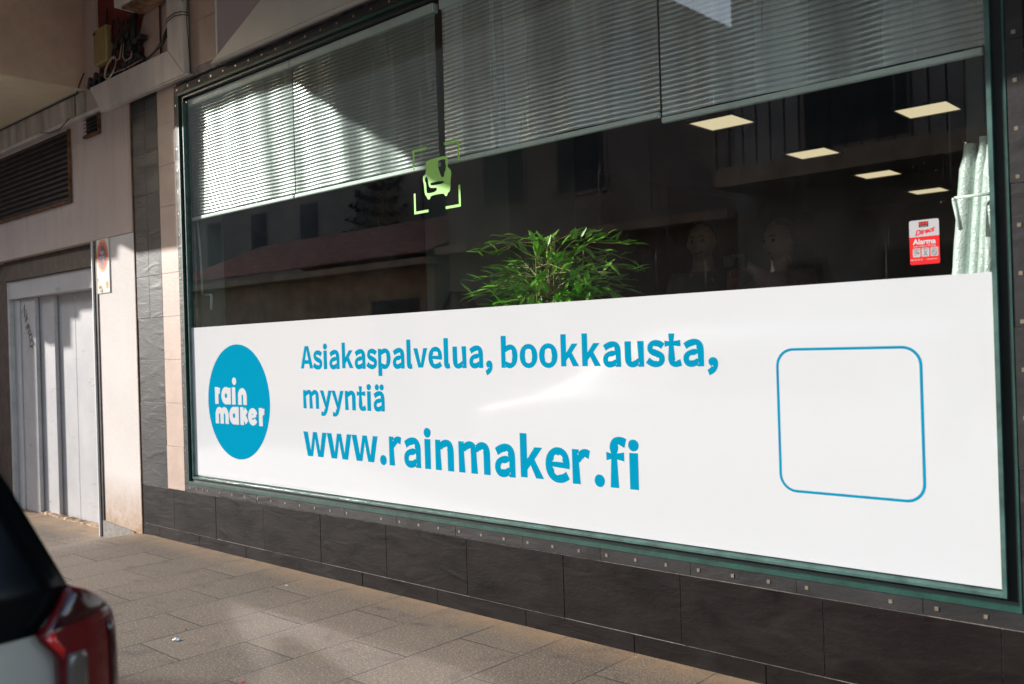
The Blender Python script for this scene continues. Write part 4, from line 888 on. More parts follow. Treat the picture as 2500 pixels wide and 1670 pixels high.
# ---------------------------------------------------------------- people
M['skin'] = plain('skin', (0.24, 0.13, 0.09), 0.5, var=0.05)
M['hair'] = plain('dark_hair', (0.025, 0.016, 0.012), 0.5, var=0.2, vs=50)
M['pink'] = plain('pink_cloth', (0.20, 0.06, 0.075), 0.85, var=0.1, bmp=.3)
M['olive'] = plain('grey_olive_cloth', (0.07, 0.065, 0.05), 0.85, var=0.1, bmp=.3)
M['trouser'] = plain('dark_trousers', (0.03, 0.032, 0.04), 0.85)
def person(x, y, zf, H, rz, cloth, lab, arms, bun):
    T = thing('person', (x, y, zf), lab, 'person')
    def W(v): c, s = math.cos(rz), math.sin(rz); return Vector((x + v[0] * c - v[1] * s, y + v[0] * s + v[1] * c, zf + v[2]))
    k = H / 1.70
    J = {'pel': (0, 0, .95), 'wa': (0, 0, 1.08), 'ch': (0, .0, 1.28), 'nk': (0, .0, 1.42), 'hd': (0, -.01, 1.50), 'top': (0, -.01, 1.60)}
    R = {'pel': .15, 'wa': .125, 'ch': .15, 'nk': .058, 'hd': .062, 'top': .05}
    E_ = [('pel', 'wa'), ('wa', 'ch'), ('ch', 'nk'), ('nk', 'hd'), ('hd', 'top')]
    for s, n in ((-1, 'l'), (1, 'r')):
        J['sh' + n] = (.155 * s, 0, 1.37); J['el' + n] = arms[0 if s < 0 else 1][0]; J['wr' + n] = arms[0 if s < 0 else 1][1]; J['ha' + n] = tuple(Vector(J['wr' + n]) + (Vector(J['wr' + n]) - Vector(J['el' + n])).normalized() * .07)
        R.update({'sh' + n: .062, 'el' + n: .042, 'wr' + n: .027, 'ha' + n: .036}); E_ += [('ch', 'sh' + n), ('sh' + n, 'el' + n), ('el' + n, 'wr' + n), ('wr' + n, 'ha' + n)]
        for q in range(4):
            base = Vector(J['ha' + n]); d = (Vector(J['ha' + n]) - Vector(J['el' + n])).normalized(); sd = d.cross(Vector((0, 0, 1))).normalized()
            a = base + sd * (.012 * (q - 1.5)) + d * .05; b_ = a + d * (.028 + .006 * (1 if q in (1, 2) else 0)) + Vector((0, .012, -.01))
            J[f'f{q}{n}'] = tuple(a); J[f'g{q}{n}'] = tuple(b_); R[f'f{q}{n}'] = .009; R[f'g{q}{n}'] = .007; E_ += [('ha' + n, f'f{q}{n}'), (f'f{q}{n}', f'g{q}{n}')]
        J['hi' + n] = (.09 * s, 0, .88); J['kn' + n] = (.10 * s, -.02, .48); J['an' + n] = (.10 * s, .02, .09); J['to' + n] = (.11 * s, -.16, .035)
        R.update({'hi' + n: .095, 'kn' + n: .06, 'an' + n: .042, 'to' + n: .034}); E_ += [('pel', 'hi' + n), ('hi' + n, 'kn' + n), ('kn' + n, 'an' + n), ('an' + n, 'to' + n)]
    def skin(names, edges, grow, name, mat):
        me = bpy.data.meshes.new(name); idx = {n: i for i, n in enumerate(names)}
        me.from_pydata([tuple(W(tuple(c * k for c in J[n]))) for n in names], [(idx[a], idx[b_]) for a, b_ in edges], [])
        o = bpy.data.objects.new(name, me); COL.objects.link(o); m = o.modifiers.new('skin', 'SKIN'); m.use_smooth_shade = True
        o.modifiers.new('sub', 'SUBSURF').levels = 1; o.modifiers['sub'].render_levels = 2
        for n in names: me.skin_vertices[0].data[idx[n]].radius = ((R[n] + grow) * k,) * 2
        me.skin_vertices[0].data[0].use_root = True; me.materials.append(mat)
        ev = o.evaluated_get(bpy.context.evaluated_depsgraph_get()); m2 = bpy.data.meshes.new_from_object(ev); bpy.data.objects.remove(o)
        b2 = bmesh.new(); b2.from_mesh(m2); bpy.data.meshes.remove(m2); return b2
    bpy.context.view_layer.update()
    body = skin(list(J), E_, 0, 'body', M['skin'])
    # head: egg with brow, nose, mouth and ears, fused into the same mesh
    hb = bmesh.new(); bmesh.ops.create_uvsphere(hb, u_segments=28, v_segments=20, radius=1.0)
    for v in hb.verts:
        a = v.co.copy(); px, py, pz = a.x * .075, a.y * .095, a.z * .118
        if pz < 0: px *= 1 + pz * 2.6; py *= 1 + pz * 1.2
        fr = max(0, -a.y)
        nose = math.exp(-((a.x / .20) ** 2)) * math.exp(-(((a.z + .12) / .24) ** 2)) * fr; py -= .024 * nose ** 2
        for sgn in (-1, 1): py += .010 * math.exp(-(((a.x - .38 * sgn) / .18) ** 2) - (((a.z - .05) / .12) ** 2)) * fr
        py -= .006 * math.exp(-((a.x / .35) ** 2) - (((a.z + .48) / .08) ** 2)) * fr
        for sgn in (-1, 1): px += sgn * .016 * math.exp(-(((a.x - sgn) / .14) ** 2) - ((a.y / .22) ** 2) - (((a.z + .03) / .22) ** 2))
        v.co = W(((px) * k, (py - .02) * k, (pz + 1.585) * k))
    join(body, hb); o = part('body', body, M['skin'], T, True)
    for sgn in (-1, 1):
        eb = bmesh.new(); bmesh.ops.create_uvsphere(eb, u_segments=10, v_segments=8, radius=.0125 * k, matrix=Matrix.Translation(W((.029 * sgn * k, -.099 * k, 1.592 * k)))); part('eye', eb, M['hair'], T, True)
        eb = bmesh.new(); tube(eb, [W((.014 * sgn * k, -.113 * k, 1.612 * k)), W((.030 * sgn * k, -.110 * k, 1.618 * k)), W((.046 * sgn * k, -.094 * k, 1.612 * k))], .0034 * k, 5); part('eyebrow', eb, M['hair'], T, True)
    eb = bmesh.new(); tube(eb, [W((-.022 * k, -.092 * k, 1.526 * k)), W((0, -.102 * k, 1.522 * k)), W((.022 * k, -.092 * k, 1.526 * k))], [.003 * k, .006 * k, .003 * k], 6); part('mouth', eb, M['pink'], T, True)
    nm = [n for n in J if not n.startswith(('f', 'g', 'ha', 'to', 'hd', 'top', 'kn', 'an'))]
    up = [n for n in nm if not n.startswith('hi')]; R['nk'] = .05; R['wrl'] = R['wrr'] = .03
    part('shirt', skin(up, [e for e in E_ if e[0] in up and e[1] in up], .014, 'shirt', cloth), cloth, T, True)
    lg = ['pel', 'hil', 'hir', 'knl', 'knr', 'anl', 'anr']; part('trousers', skin(lg, [e for e in E_ if e[0] in lg and e[1] in lg], .014, 'trousers', M['trouser']), M['trouser'], T, True)
    hb = bmesh.new(); bmesh.ops.create_uvsphere(hb, u_segments=24, v_segments=16, radius=1.0)
    for v in hb.verts:
        a = v.co.copy(); v.co = W((a.x * .086 * k, (a.y * .100 + .008) * k, (a.z * .112 + 1.610) * k)); v.tag = (a.y < -.35 and a.z < .42) or a.z < -.55
    bmesh.ops.delete(hb, geom=[v for v in hb.verts if v.tag], context='VERTS')
    if bun: bmesh.ops.create_uvsphere(hb, u_segments=12, v_segments=8, radius=.045 * k, matrix=Matrix.Translation(W((0, .12 * k, 1.62 * k))))
    part('hair', hb, M['hair'], T, True)
    return T, W, k
person(-2.62, 1.25, .30, 1.64, .25, M['olive'], 'dark-haired person in a grey-olive top inside the glass, face turned to the street', (((-.22, .02, 1.10), (-.20, -.14, .92)), ((.22, .02, 1.10), (.20, -.14, .92))), True)
P2, W2, k2 = person(-2.16, 1.25, .30, 1.60, -.25, M['pink'], 'person in a pink top holding up a small camera, dim behind the glass', (((-.24, -.12, 1.22), (-.07, -.30, 1.42)), ((.24, -.12, 1.22), (.07, -.30, 1.42))), False)
HC = thing('handheld_camera', tuple(W2((0, -.36 * k2, 1.47 * k2))), 'small black camera held up by the person in pink', 'camera')
cc = W2((0, -.36 * k2, 1.47 * k2)); bm = bmesh.new(); box(bm, cc.x - .06, cc.x + .06, cc.y - .02, cc.y + .02, cc.z - .035, cc.z + .04); bevel(part('camera_body', bm, M['black'], HC), .008)
bm = bmesh.new(); tube(bm, [(cc.x, cc.y - .021, cc.z), (cc.x, cc.y - .07, cc.z)], .03, 16); part('lens', bm, M['black'], HC)

# ================================================================ duct, cables and boxes up on the wall
DU = thing('cable_duct', (-5.87, -0.03, 3.2), 'L-shaped grey white metal cable duct beside the window corner', 'cable duct')
DY = -0.056
bm = bmesh.new(); poly_xz(bm, [(-7.226, 3.405), (-7.044, 3.197), (-5.768, 3.197), (-5.985, 3.403)], DY, -0.012); o = part('duct_run', bm, M['duct'], DU); bevel(o, .003)
bm = bmesh.new(); poly_xz(bm, [(-5.983, 3.4045), (-5.7665, 3.199), (-5.7665, 4.6), (-5.975, 4.6)], DY + .0006, -0.012); o = part('duct_riser', bm, M['duct'], DU); bevel(o, .003)
bm = bmesh.new(); box(bm, -7.05, -5.735, DY + .008, -0.010, 3.185, 3.1965); part('duct_lip', bm, M['duct'], DU)
bm = bmesh.new()
for z0 in (3.62, 3.60): tube(bm, [(-5.995, DY + .01, z0 - .01), (-5.98, DY - .004, z0 - .004), (-5.87, DY - .005, z0 + .01), (-5.77, DY - .004, z0 - .005), (-5.745, -.02, z0 - .008)], .0028, 6)
tube(bm, [(-5.752, -.03, 3.75), (-5.742, -.032, 3.66), (-5.757, -.03, 3.56), (-5.742, -.03, 3.40), (-5.745, -.02, 3.20)], .0032, 6)
tube(bm, [(-5.77, DY + .002, 3.68), (-5.742, -.03, 3.75)], .003, 6); tube(bm, [(-5.77, DY + .002, 3.74), (-5.742, -.03, 3.69)], .003, 6)
part('cable_tie', bm, M['cable'], DU)
bm = bmesh.new(); box(bm, -7.40, -7.06, -.030, -.009, 3.24, 3.42); o = link_mesh('hollow_shade_block', bm, M['black']); o.parent = B  # solid black block put in for the dark inside of a hollow
FA = thing('fascia_board', (-9, -0.03, 3.2), 'dirty cream board under the overhang, running left from the duct', 'board')
bm = bmesh.new(); box(bm, -16, -7.545, -.034, -.0085, 3.242, 3.425); bevel(part('board', bm, M['fascia'], FA), .003)
bm = bmesh.new(); box(bm, -7.538, -7.405, -.032, -.0085, 3.246, 3.423); bevel(part('end_board', bm, M['fascia'], FA), .003)
bm = bmesh.new(); box(bm, -16, -7.06, -.05, -.0085, 3.206, 3.236); bevel(part('lower_channel', bm, M['duct'], FA), .003)
LC = thing('loose_cable', (-8, -.05, 3.3), 'thin black cable running along the cream board and drooping below it', 'cable')
bm = bmesh.new(); tube(bm, [(-16, -.040, 3.424), (-9.0, -.040, 3.423), (-7.5, -.040, 3.418), (-7.4, -.06, 3.46), (-7.32, -.07, 3.50), (-7.30, -.06, 3.54)], .006, 6)
tube(bm, [(-7.545, -.036, 3.42), (-7.542, -.038, 3.25)], .0035, 6); tube(bm, [(-8.22, -.053, 3.235), (-8.0, -.06, 3.19), (-7.8, -.06, 3.185), (-7.68, -.055, 3.225), (-7.62, -.05, 3.245)], .004, 6)
part('cable', bm, M['cable'], LC)
YB_ = thing('utility_box', (-6.98, -.045, 3.66), 'yellowed ribbed plastic box on the dark red wall', 'utility box')
bm = bmesh.new(); box(bm, -7.095, -6.875, -.072, -.017, 3.54, 3.815); bevel(part('casing', bm, M['ybox'], YB_), .012, 3)
bm = bmesh.new()
for k in range(22): z = 3.56 + k * .0113; box(bm, -7.088, -6.905, -.0765, -.0715, z, z + .0065)
part('ribbed_cover', bm, M['ybox'], YB_)
bm = bmesh.new(); box(bm, -7.085, -7.045, -.078, -.0766, 3.77, 3.79); part('label_plate', bm, M['black'], YB_)
JB = thing('junction_box', (-6.2, -.1, 3.8), 'weathered grey box above the tangle of cables', 'junction box')
bm = bmesh.new(); box(bm, -6.43, -5.99, -.215, -.02, 3.775, 4.15); bevel(part('casing', bm, M['duct'], JB), .01)
bm = bmesh.new(); box(bm, -6.36, -6.04, -.19, -.03, 3.758, 3.7745); part('base_plate', bm, M['tan'], JB)
CT = thing('cable_tangle', (-6.5, -.04, 3.5), 'tangle of black connectors and cream wires over the duct', 'cables')
rnd = random.Random(5); bm = bmesh.new()
for k in range(16):
    a = Vector((-6.62 + rnd.uniform(-.16, .2), -.05, 3.80)); e = Vector((-6.75 + rnd.uniform(-.15, .35), -.045, 3.41)); pts = []
    for i in range(9): t = i / 8; pts.append(tuple(a.lerp(e, t) + Vector((.07 * math.sin(t * 6 + k * 1.7), -.012 * math.sin(t * 3.1), .035 * math.sin(t * 9 + k)))))
    tube(bm, pts, rnd.uniform(.003, .008), 6)
tube(bm, [(-6.43, -.06, 3.78), (-6.45, -.07, 3.65), (-6.44, -.06, 3.56)], .022, 8)
tube(bm, [(-6.92, -.04, 3.95), (-6.93, -.045, 3.7), (-6.90, -.05, 3.55), (-6.93, -.05, 3.42)], .007, 6)
for k in range(3): tube(bm, [(-5.99, -.05, 3.56 - k * .02), (-6.05, -.05, 3.50 - k * .015), (-6.16, -.055, 3.44), (-6.30, -.05, 3.415)], .007, 6)
for x, z in ((-6.60, 3.62), (-6.52, 3.635), (-6.40, 3.565), (-6.34, 3.58), (-6.70, 3.60), (-6.48, 3.53)): box(bm, x - .03, x + .03, -.085, -.035, z - .018, z + .018)
for k in range(9): # crumpled black sheeting behind
    x = -7.28 + k * .10; tube(bm, [(x, -.03, 3.43 - .012 * (k < 2)), (x + .06, -.045, 3.47 + .02 * math.sin(k)), (x + .13, -.03, 3.42)], .022, 7)
part('black_cables', bm, M['cable'], CT)
bm = bmesh.new()
for k in range(5): tube(bm, [(-6.83 + .09 * math.cos(a) * (1 + k * .03), -.066 - .001 * k, 3.465 + .060 * math.sin(a) + .4 * .09 * math.cos(a) + k * .002) for a in [2 * math.pi * i / 22 for i in range(23)]], .0022, 5)
tube(bm, [(-6.60, -.07, 3.60), (-6.61, -.075, 3.50), (-6.56, -.08, 3.46), (-6.49, -.07, 3.47), (-6.47, -.07, 3.54)], .0035, 6)
tube(bm, [(-6.63, -.07, 3.60), (-6.66, -.075, 3.50), (-6.72, -.075, 3.50), (-6.76, -.07, 3.545), (-6.77, -.07, 3.52)], .0035, 6)
tube(bm, [(-6.89, -.064, 3.43), (-6.6, -.064, 3.415), (-6.35, -.062, 3.424)], .0025, 6)
part('cream_wires', bm, M['wcable'], CT)
# ---- shop sign box over the window
SB = thing('sign_panel', (-3.5, -.03, 3.2), 'glossy pale sign panel with a slanted cream front above the window', 'sign panel')
m_gp = plain('glossy_panel', (0.46, 0.40, 0.43), 0.08, var=0.02, coat=0.6); m_cr = plain('cream_fascia', (0.62, 0.60, 0.54), 0.45, var=0.04, vs=2)
bm = bmesh.new(); box(bm, -5.372, 1.0, -.030, -.003, 3.182, 4.38); bevel(part('backing_panel', bm, m_gp, SB), .003)
bm = bmesh.new(); box(bm, -5.388, -5.3735, -.034, -.003, 3.182, 4.38); part('edge_strip', bm, M['white'], SB)
bm = bmesh.new(); poly_xz(bm, [(-5.425, 3.176), (-3.75, 3.168), (1.0, 3.168), (1.0, 4.38), (-2.55, 4.38), (-5.40, 3.197)], -.062, -.0305); bevel(part('slanted_front', bm, m_cr, SB), .009, 3)
bm = bmesh.new(); box(bm, -5.36, 1.0, -.0645, -.0622, 3.186, 3.189); part('lip', bm, M['beige'], SB)
# ================================================================ parked car (rear right corner close to the camera)
CAR = thing('parked_car', (-3.8, -3.42, -0.13), 'silver hatchback parked at the kerb, dark rear window and red tail light in view', 'car')
def m_paint(name, c, r=0.38, metal=0.5, coat=0.8):
    m, nt, b, out = nodes(name)
    b.inputs['Base Color'].default_value = (*c, 1); b.inputs['Metallic'].default_value = metal; b.inputs['Roughness'].default_value = r
    b.inputs['Specular IOR Level'].default_value = 0.5 if coat > .05 else 0.12; b.inputs['Coat Weight'].default_value = coat; b.inputs['Coat Roughness'].default_value = 0.22
    return m
M['carpaint'] = m_paint('silver_car_paint', (0.50, 0.46, 0.41))
M['carglass'] = m_paint('dark_car_glass', (0.002, 0.0025, 0.003), 0.22, 0.0, 0.0)
M['carblack'] = m_paint('black_trim', (0.012, 0.012, 0.013), 0.4, 0.0, 0.1)
M['lens_red'] = m_paint('red_lens', (0.10, 0.0015, 0.003), 0.25, 0.0, 0.25)
M['lens_bright'] = m_paint('bright_red_lens', (0.60, 0.012, 0.008), 0.15, 0.0, 1.0)
M['lens_dark'] = m_paint('dark_red_lens', (0.03, 0.001, 0.002), 0.25, 0.0, 0.4)
M['lens_clear'] = m_paint('clear_lens', (0.10, 0.075, 0.06), 0.2, 0.1, 0.5)
M['tyre'] = plain('tyre', (0.018, 0.018, 0.018), 0.85)
YC, XR = -3.31, -1.72
ZG = -0.13
# half section of the body: (half width, z)
SEC = [(0.60, .14), (0.80, .20), (0.868, .38), (0.880, .60), (0.879, .72), (0.868, .82), (0.842, .872), (0.795, .905), (0.70, 1.085), (0.625, 1.26), (0.56, 1.36), (0.40, 1.405), (0.0, 1.42)]
def xr(z, yy_):
    """rear surface: x as a function of height and distance from the centre line"""
    a = abs(yy_ - YC); r = XR - max(0, z - .905) * .34 - max(0, .45 - z) * .10
    return r - .55 * max(0, a - .62) ** 2 - 4.0 * max(0, a - .80) ** 2
ST = [(0.0, 1.0), (0.05, 1.0), (0.25, 1.0), (1.1, 1.0), (2.2, 1.0), (2.6, 1.0), (3.2, .98), (3.8, .94), (4.05, .84)]
def zs_at(d, z):
    if z <= .905: 
        return z - (0 if d < 3.0 else (z - .14) * .18 * (d - 3.0))
    top = 1.0 if d < 2.3 else max(.06, 1 - (d - 2.3) * .95) if d < 3.3 else .05
    return .905 + (z - .905) * top - (0 if d < 3.0 else (.905 - .14) * .18 * (d - 3.0))
bm = bmesh.new(); rings = []
full = [(h, z) for h, z in SEC] + [(-h, z) for h, z in SEC[-2::-1]]
for d, wf_ in ST:
    rg = []
    for h, z in full:
        hw = h * wf_; x = xr(z, YC + hw) - d if d > 0 else xr(z, YC + hw)
        if d > 1.0: x = XR - d - (.0 if z < .9 else (z - .905) * .1)
        rg.append(bm.verts.new((x, YC + hw, zs_at(d, z) + 0)))
    rings.append(rg)
nf = len(full)
for a, b_ in zip(rings, rings[1:]):
    for i in range(nf - 1): bm.faces.new((a[i], a[i + 1], b_[i + 1], b_[i])).smooth = True
    bm.faces.new((a[-1], a[0], b_[0], b_[-1]))
bm.faces.new(rings[-1])
# rear face: strips across
r0 = rings[0]; nh = len(SEC)
for i in range(nh - 2):
    n_ = 14; prev = None
    zl, zr_ = i, i + 1
    for k in range(n_ + 1):
        def q(ii):
            h, z = SEC[ii]; t = 1 - 2 * k / n_
            return r0[ii] if k == 0 else (r0[nf - 1 - ii] if k == n_ else bm.verts.new((xr(z, YC + h * t), YC + h * t, z)))
        cur = (q(zl) if prev is None or True else None, q(zr_))
        if prev: 
            try: bm.faces.new((prev[0], cur[0], cur[1], prev[1])).smooth = True
            except ValueError: pass
        prev = cur
bmesh.ops.remove_doubles(bm, verts=bm.verts, dist=.0015); bmesh.ops.recalc_face_normals(bm, faces=bm.faces)
for v in bm.verts: v.co.z += 0.0
part('body', bm, M['carpaint'], CAR)
def rear_patch(name, pts, off, mat, parent, th=0.02, cuts=5, lab=None):
    cu = bpy.data.curves.new('s', 'CURVE'); cu.dimensions = '2D'; cu.fill_mode = 'BOTH'
    sp = cu.splines.new('POLY'); sp.points.add(len(pts) - 1); sp.use_cyclic_u = True
    for p, q in zip(sp.points, pts): p.co = (q[0], q[1], 0, 1)
    b2 = curve_to_bm(cu, lambda c: Vector((c.x, 0, c.y)))
    bmesh.ops.triangulate(b2, faces=b2.faces)
    for _ in range(cuts):
        es = [e for e in b2.edges if e.calc_length() > .035]
        if not es: break
        bmesh.ops.subdivide_edges(b2, edges=es, cuts=1, use_grid_fill=False); bmesh.ops.triangulate(b2, faces=b2.faces)
    for v in b2.verts:
        y, z = v.co.x, v.co.z; v.co = Vector((xr(z, y) + off, y, z))
    ret = bmesh.ops.extrude_face_region(b2, geom=b2.faces[:])
    for v in [g_ for g_ in ret['geom'] if isinstance(g_, bmesh.types.BMVert)]: v.co.x -= th
    bmesh.ops.recalc_face_normals(b2, faces=b2.faces)
    for f in b2.faces: f.smooth = True
    if parent is CAR: return part(name, b2, mat, CAR, label=lab)
    o = link_mesh(name, b2, mat); o.parent = parent; return o
def cy(y0): return -3.2 + (y0 + 3.2) * 1.15
def cz(z0): return 1.31 + (z0 - 1.31) * 1.15
C_ = lambda L: [(cy(a), cz(b_)) for a, b_ in L]
mir = lambda L: [(2 * YC - a, b_) for a, b_ in L]
wl = C_([(-2.655, .889), (-2.600, .950), (-2.672, 1.122), (-2.735, 1.24), (-2.78, 1.295), (-2.90, 1.312)])
rw = wl + mir(wl)[::-1]
rear_patch('rear_window', rw, .006, M['carglass'], CAR, .012, lab='dark rear window')
L_out = [(-2.600, .953), (-2.576, .942), (-2.556, .928), (-2.535, .910), (-2.519, .889), (-2.511, .862), (-2.507, .825), (-2.505, .777), (-2.507, .70), (-2.520, .655), (-2.60, .65), (-2.625, .70), (-2.622, .804), (-2.622, .84), (-2.629, .854), (-2.648, .876), (-2.655, .889), (-2.637, .903), (-2.622, .925), (-2.610, .948)]
for f_, tagn in ((lambda L: L, 'r'), (mir, 'l')):
    tl = rear_patch('tail_light', f_(C_(L_out)), .030, M['lens_red'], CAR, .05)
    rear_patch('smoked_top', f_(C_([(-2.600, .949), (-2.572, .934), (-2.535, .905), (-2.60, .899), (-2.636, .895), (-2.624, .922), (-2.610, .945)])), .034, M['lens_dark'], tl, .006)
    rear_patch('brake_lens', f_(C_([(-2.650, .886), (-2.633, .892), (-2.632, .880), (-2.618, .862), (-2.622, .848), (-2.640, .872)])), .034, M['lens_bright'], tl, .006)
    rear_patch('reversing_lens', f_(C_([(-2.615, .846), (-2.609, .852), (-2.586, .853), (-2.581, .838), (-2.580, .74), (-2.586, .725), (-2.613, .725), (-2.617, .74)])), .0345, M['lens_clear'], tl, .006)
    rear_patch('dark_edge', f_(C_([(-2.520, .876), (-2.512, .831), (-2.509, .777), (-2.511, .71), (-2.528, .71), (-2.530, .84), (-2.535, .878)])), .034, M['lens_dark'], tl, .006)
bm = bmesh.new(); box(bm, XR - .10, XR + .045, YC - .80, YC + .80, .17, .46); bevel(part('rear_bumper', bm, M['carpaint'], CAR), .035, 4)
bm = bmesh.new(); box(bm, XR - .05, XR + .049, YC - .60, YC + .60, .18, .27); bevel(part('bumper_skirt', bm, M['carblack'], CAR), .01, 2)
bm = bmesh.new(); box(bm, XR + .006, XR + .022, YC - .26, YC + .26, .56, .67); bevel(part('number_plate', bm, M['white'], CAR), .004, 2)
for s in (1, -1):
    bm = bmesh.new()
    for x0, x1 in ((-2.20, -2.85), (-2.90, -3.75)):
        pts = [(x0, .93), (x1, .93), (x1 + (.0 if x1 > -3 else .22), 1.20), (x0 - .12, 1.22)]
        vs = [bm.verts.new((x, YC + s * (.802 - (z - .905) * .46), z)) for x, z in pts]; bm.faces.new(vs if s < 0 else vs[::-1])
    part('side_window', bm, M['carglass'], CAR)
    for xw in (-2.45, -5.02):
        bm = bmesh.new(); y0 = YC + s * .70; y1 = YC + s * .895; bmesh.ops.create_cone(bm, cap_ends=True, segments=40, radius1=.31, radius2=.31, depth=.20, matrix=Matrix.Translation((xw, (y0 + y1) / 2, ZG + .31)) @ Matrix.Rotation(math.pi / 2, 4, 'X'))
        wh = part('wheel', bm, M['tyre'], CAR); bevel(wh, .03, 3)
        bm = bmesh.new(); bmesh.ops.create_cone(bm, cap_ends=True, segments=32, radius1=.20, radius2=.20, depth=.012, matrix=Matrix.Translation((xw, y1 + s * .009, ZG + .31)) @ Matrix.Rotation(math.pi / 2, 4, 'X'))
        o = link_mesh('rim', bm, M['silver']); o.parent = wh
# ================================================================ litter
m_pk = m_vinyl('faded_pink_paper', (0.36, 0.10, 0.085), 0.7, 0.2)
def scrap(x, y, r, m, lab, seed, fl=.5):
    rnd = random.Random(seed); bm = bmesh.new(); bmesh.ops.create_icosphere(bm, subdivisions=2, radius=r)
    for v in bm.verts: v.co = Vector((v.co.x * rnd.uniform(.7, 1.7), v.co.y * rnd.uniform(.6, 1.2), max(-r * fl * .4, v.co.z * fl * rnd.uniform(.4, 1.3)))) + Vector((x, y, ground_z(x, y) + r * fl * .4))
    o = link_mesh('litter', bm, m); tag(o, lab, 'litter', 'scraps of litter on the pavement')
scrap(-4.032, -1.122, .016, M['vinyl'], 'crumpled white tissue on the pavement near the car', 3)
scrap(-4.15, -1.015, .006, m_pk, 'tiny red scrap just beyond the white tissue', 4)
scrap(-4.448, -.247, .008, M['vinyl'], 'small pale crumb near the slate wall, middle of the pavement', 5)
scrap(-4.30, -.065, .008, m_pk, 'small pinkish scrap against the foot of the slate wall', 6, .3)
scrap(-3.307, -1.226, .012, m_pk, 'flat pink scrap near the bottom edge, right of the tissue', 7, .25)
# ================================================================ far side of the street (reflected in the glass)
M['stonew'] = plain('warm_stone_wall', (0.52, 0.38, 0.25), 0.9, var=0.2, vs=2.5)
M['tile_r'] = plain('clay_roof_tiles', (0.55, 0.28, 0.20), 0.8, var=0.3, vs=6)
M['apt'] = plain('grey_brick_block', (0.40, 0.37, 0.33), 0.9, var=0.12, vs=3)
M['apt2'] = plain('brown_render_block', (0.30, 0.24, 0.195), 0.9, var=0.1, vs=2)
M['shut'] = plain('dark_shutter', (0.05, 0.05, 0.05), 0.6)
H = thing('tiled_roof_house', (-17, -9.2, -.1), 'low stone house with clay tiled roof across the street, reflected in the window', 'house')
bm = bmesh.new(); box(bm, -23, -13.3, -14, -9.15, -.1, 3.05); part('wall', bm, M['stonew'], H)
bm = bmesh.new(); n = 200; x0, x1 = -23.2, -13.1
rows = []
for (y, z) in ((-8.72, 3.12), (-11.6, 4.30), (-14.3, 3.2)):
    rows.append([bm.verts.new((x0 + (x1 - x0) * i / (n * 4), y, z + .045 * abs(math.sin(math.pi * i / 4)))) for i in range(n * 4 + 1)])
for a, b_ in zip(rows, rows[1:]):
    for i in range(n * 4): bm.faces.new((a[i], a[i + 1], b_[i + 1], b_[i]))
part('roof', bm, M['tile_r'], H)
bm = bmesh.new(); box(bm, -15.2, -13.75, -9.16, -9.12, -.1, 2.3); part('door', bm, M['shut'], H)
bm = bmesh.new(); box(bm, -23.2, -13.1, -9.14, -8.75, 2.92, 3.05); part('eave', bm, M['stonew'], H)
def block(name, x0, x1, y, h, m, lab, zb=0):
    T = thing(name, ((x0 + x1) / 2, y, -.1), lab, 'building'); bm = bmesh.new(); box(bm, x0, x1, y - 9, y, -.1, h); part('wall', bm, m, T); return T
def windows(T, lst, y, m=None):
    for (x0, x1, z0, z1) in lst:
        bm = bmesh.new(); box(bm, x0 - .06, x1 + .06, y - .02, y + .03, z0 - .06, z1 + .06); f = part('window', bm, m or M['apt2'], T)
        bm = bmesh.new(); box(bm, x0, x1, y + .031, y + .034, z0, z1); o = link_mesh('pane', bm, M['shut']); o.parent = f
A1 = block('corner_block', -13.0, -8.3, -9.3, 7.0, M['apt2'], 'brown rendered block between the tiled house and the balcony block, reflected')
bm = bmesh.new(); box(bm, -8.299, -6.75, -14, -9.31, -.1, 5.0); part('low_wing', bm, M['apt2'], A1)
windows(A1, [(-12, -11, 1.0, 2.3), (-10.2, -9.2, 1.0, 2.3), (-12, -11, 3.9, 5.0), (-10.2, -9.2, 3.9, 5.0)], -9.3)
bm = bmesh.new(); box(bm, -13.05, -6.75, -9.3, -8.95, 3.08, 3.22); part('cornice', bm, M['stonew'], A1)
A2 = block('balcony_block', -6.70, 8.0, -9.15, 13.0, M['apt'], 'tall grey brick block with balconies across the street, reflected')
windows(A2, [(-5.95, -5.40, 2.05, 2.32), (-4.6, -3.5, .9, 2.4), (-2.6, -1.2, .9, 2.4)] + [(-5.6 + 2.6 * i, -4.2 + 2.6 * i, 3.9 + 3 * j, 6.0 + 3 * j) for i in range(4) for j in range(3)], -9.15)
for j in range(3):
    bm = bmesh.new(); box(bm, -6.45, 3.0, -9.15, -8.05, 3.37 + 3 * j, 3.62 + 3 * j); bl = part('balcony', bm, M['stonew'], A2)
    bm = bmesh.new(); z = 3.62 + 3 * j
    box(bm, -6.43, 2.98, -8.10, -8.07, z + .85, z + .90)
    for k in range(48): box(bm, -6.42 + .2 * k, -6.40 + .2 * k, -8.10, -8.08, z, z + .85)
    o = link_mesh('railing', bm, M['shut']); o.parent = bl
for x in (-4.55, -4.37, -4.19, -4.01, -3.83, -3.65): pass
A3 = block('background_block', -85, -16, -26, 12.0, M['apt'], 'pale block far behind the tiled house, reflected')  # stretched and raised to shut out the low sky glow
windows(A3, [(-42 + 3 * i, -40.6 + 3 * i, 1.5 + 3 * j, 3.2 + 3 * j) for i in range(6) for j in range(2)], -26)
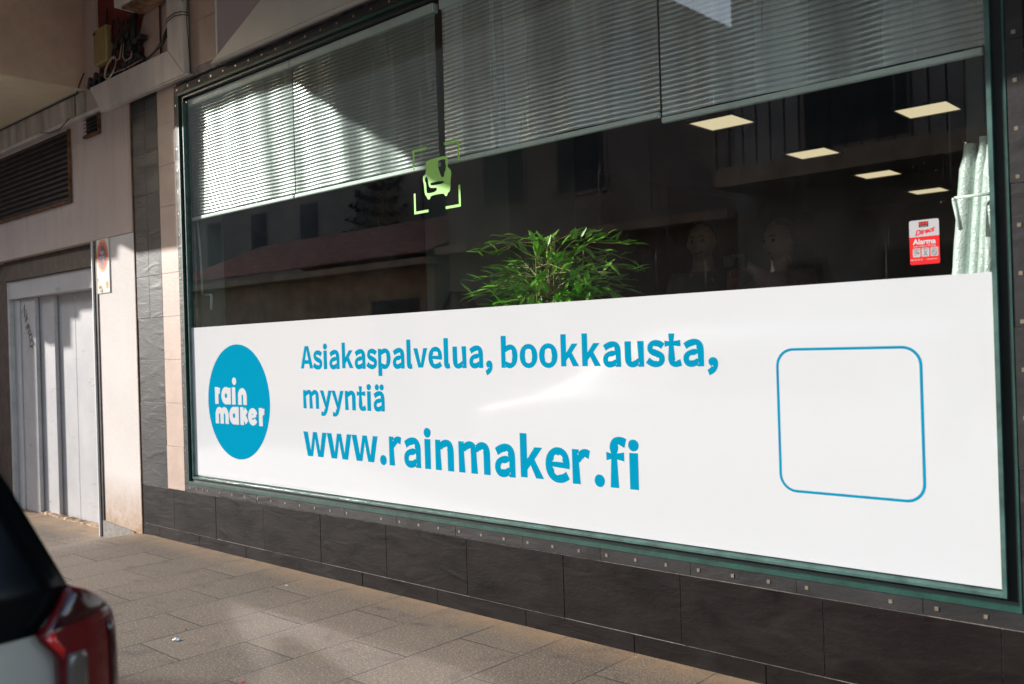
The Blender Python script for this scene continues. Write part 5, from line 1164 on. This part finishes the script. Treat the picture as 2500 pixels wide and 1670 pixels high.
# conifer behind the tiled house
TR = thing('layered_conifer', (-21.5, -14.8, -.1), 'dark conifer with layered branches behind the tiled house, reflected', 'tree')
bm = bmesh.new(); tube(bm, [(-21.5, -14.8, -.1), (-21.5, -14.8, 3), (-21.45, -14.8, 7.2)], [.16, .12, .03], 8); part('trunk', bm, M['tan'], TR)
M['needle'] = plain('dark_needles', (0.02, 0.045, 0.02), 0.8, var=0.3)
bm = bmesh.new(); rnd = random.Random(9)
for lv in range(12):
    z = 2.6 + lv * .39; L = 1.75 * (1 - lv / 13) + .15
    for k in range(11):
        a = 2 * math.pi * k / 11 + lv * .3; d = Vector((math.cos(a), math.sin(a), 0)); p = Vector((-21.5, -14.8, z))
        for q in range(22):
            t = rnd.uniform(.15, 1) * L; c = p + d * t + Vector((0, 0, .28 * (t / L) ** 2 + rnd.uniform(-.04, .04))); s1 = Vector((-d.y, d.x, 0)) * rnd.uniform(-.16, .16); u = Vector((0, 0, rnd.uniform(.03, .09)))
            vs = [bm.verts.new(c), bm.verts.new(c + s1 + u), bm.verts.new(c + s1 * 1.2 + d * .12), bm.verts.new(c + d * .10 - u * .3)]; bm.faces.new(vs)
part('crown', bm, M['needle'], TR)
# no leftovers
for m_ in list(bpy.data.curves):
    if m_.users == 0: bpy.data.curves.remove(m_)

A4 = thing('gabled_block', (-24, -15, -.1), 'plain block with a chimney standing behind the tiled house, reflected', 'building')  # roofline shaped to keep bright sky out of the window reflection
bm = bmesh.new(); poly_xz(bm, [(-33.4, -.1), (-14, -.1), (-14, 10.9), (-24.9, 10.9), (-24.9, 9.7), (-26.9, 9.75), (-26.9, 11.6), (-27.6, 11.6), (-27.6, 9.5), (-29.6, 9.75), (-29.6, 11.6), (-33.4, 11.6)], -24, -15); part('wall', bm, M['apt2'], A4)
windows(A4, [(-32, -31, 4.6, 6.2), (-29, -28, 4.6, 6.2), (-26, -25, 4.6, 6.2), (-23, -22, 4.6, 6.2), (-20, -19, 4.6, 6.2)], -15)
A5 = block('glow_screen_block', -58, -50, 12, 13.3, M['apt'], 'pale block added out of view beyond the garage to screen low sky glow')  # unseen block, added only to cut the glow low in the sky
A5.children[0].data.transform(Matrix.Translation((0, -14, 0)) @ Matrix.Scale(4.2, 4, (0, 1, 0)) @ Matrix.Translation((0, -7.5, 0)))
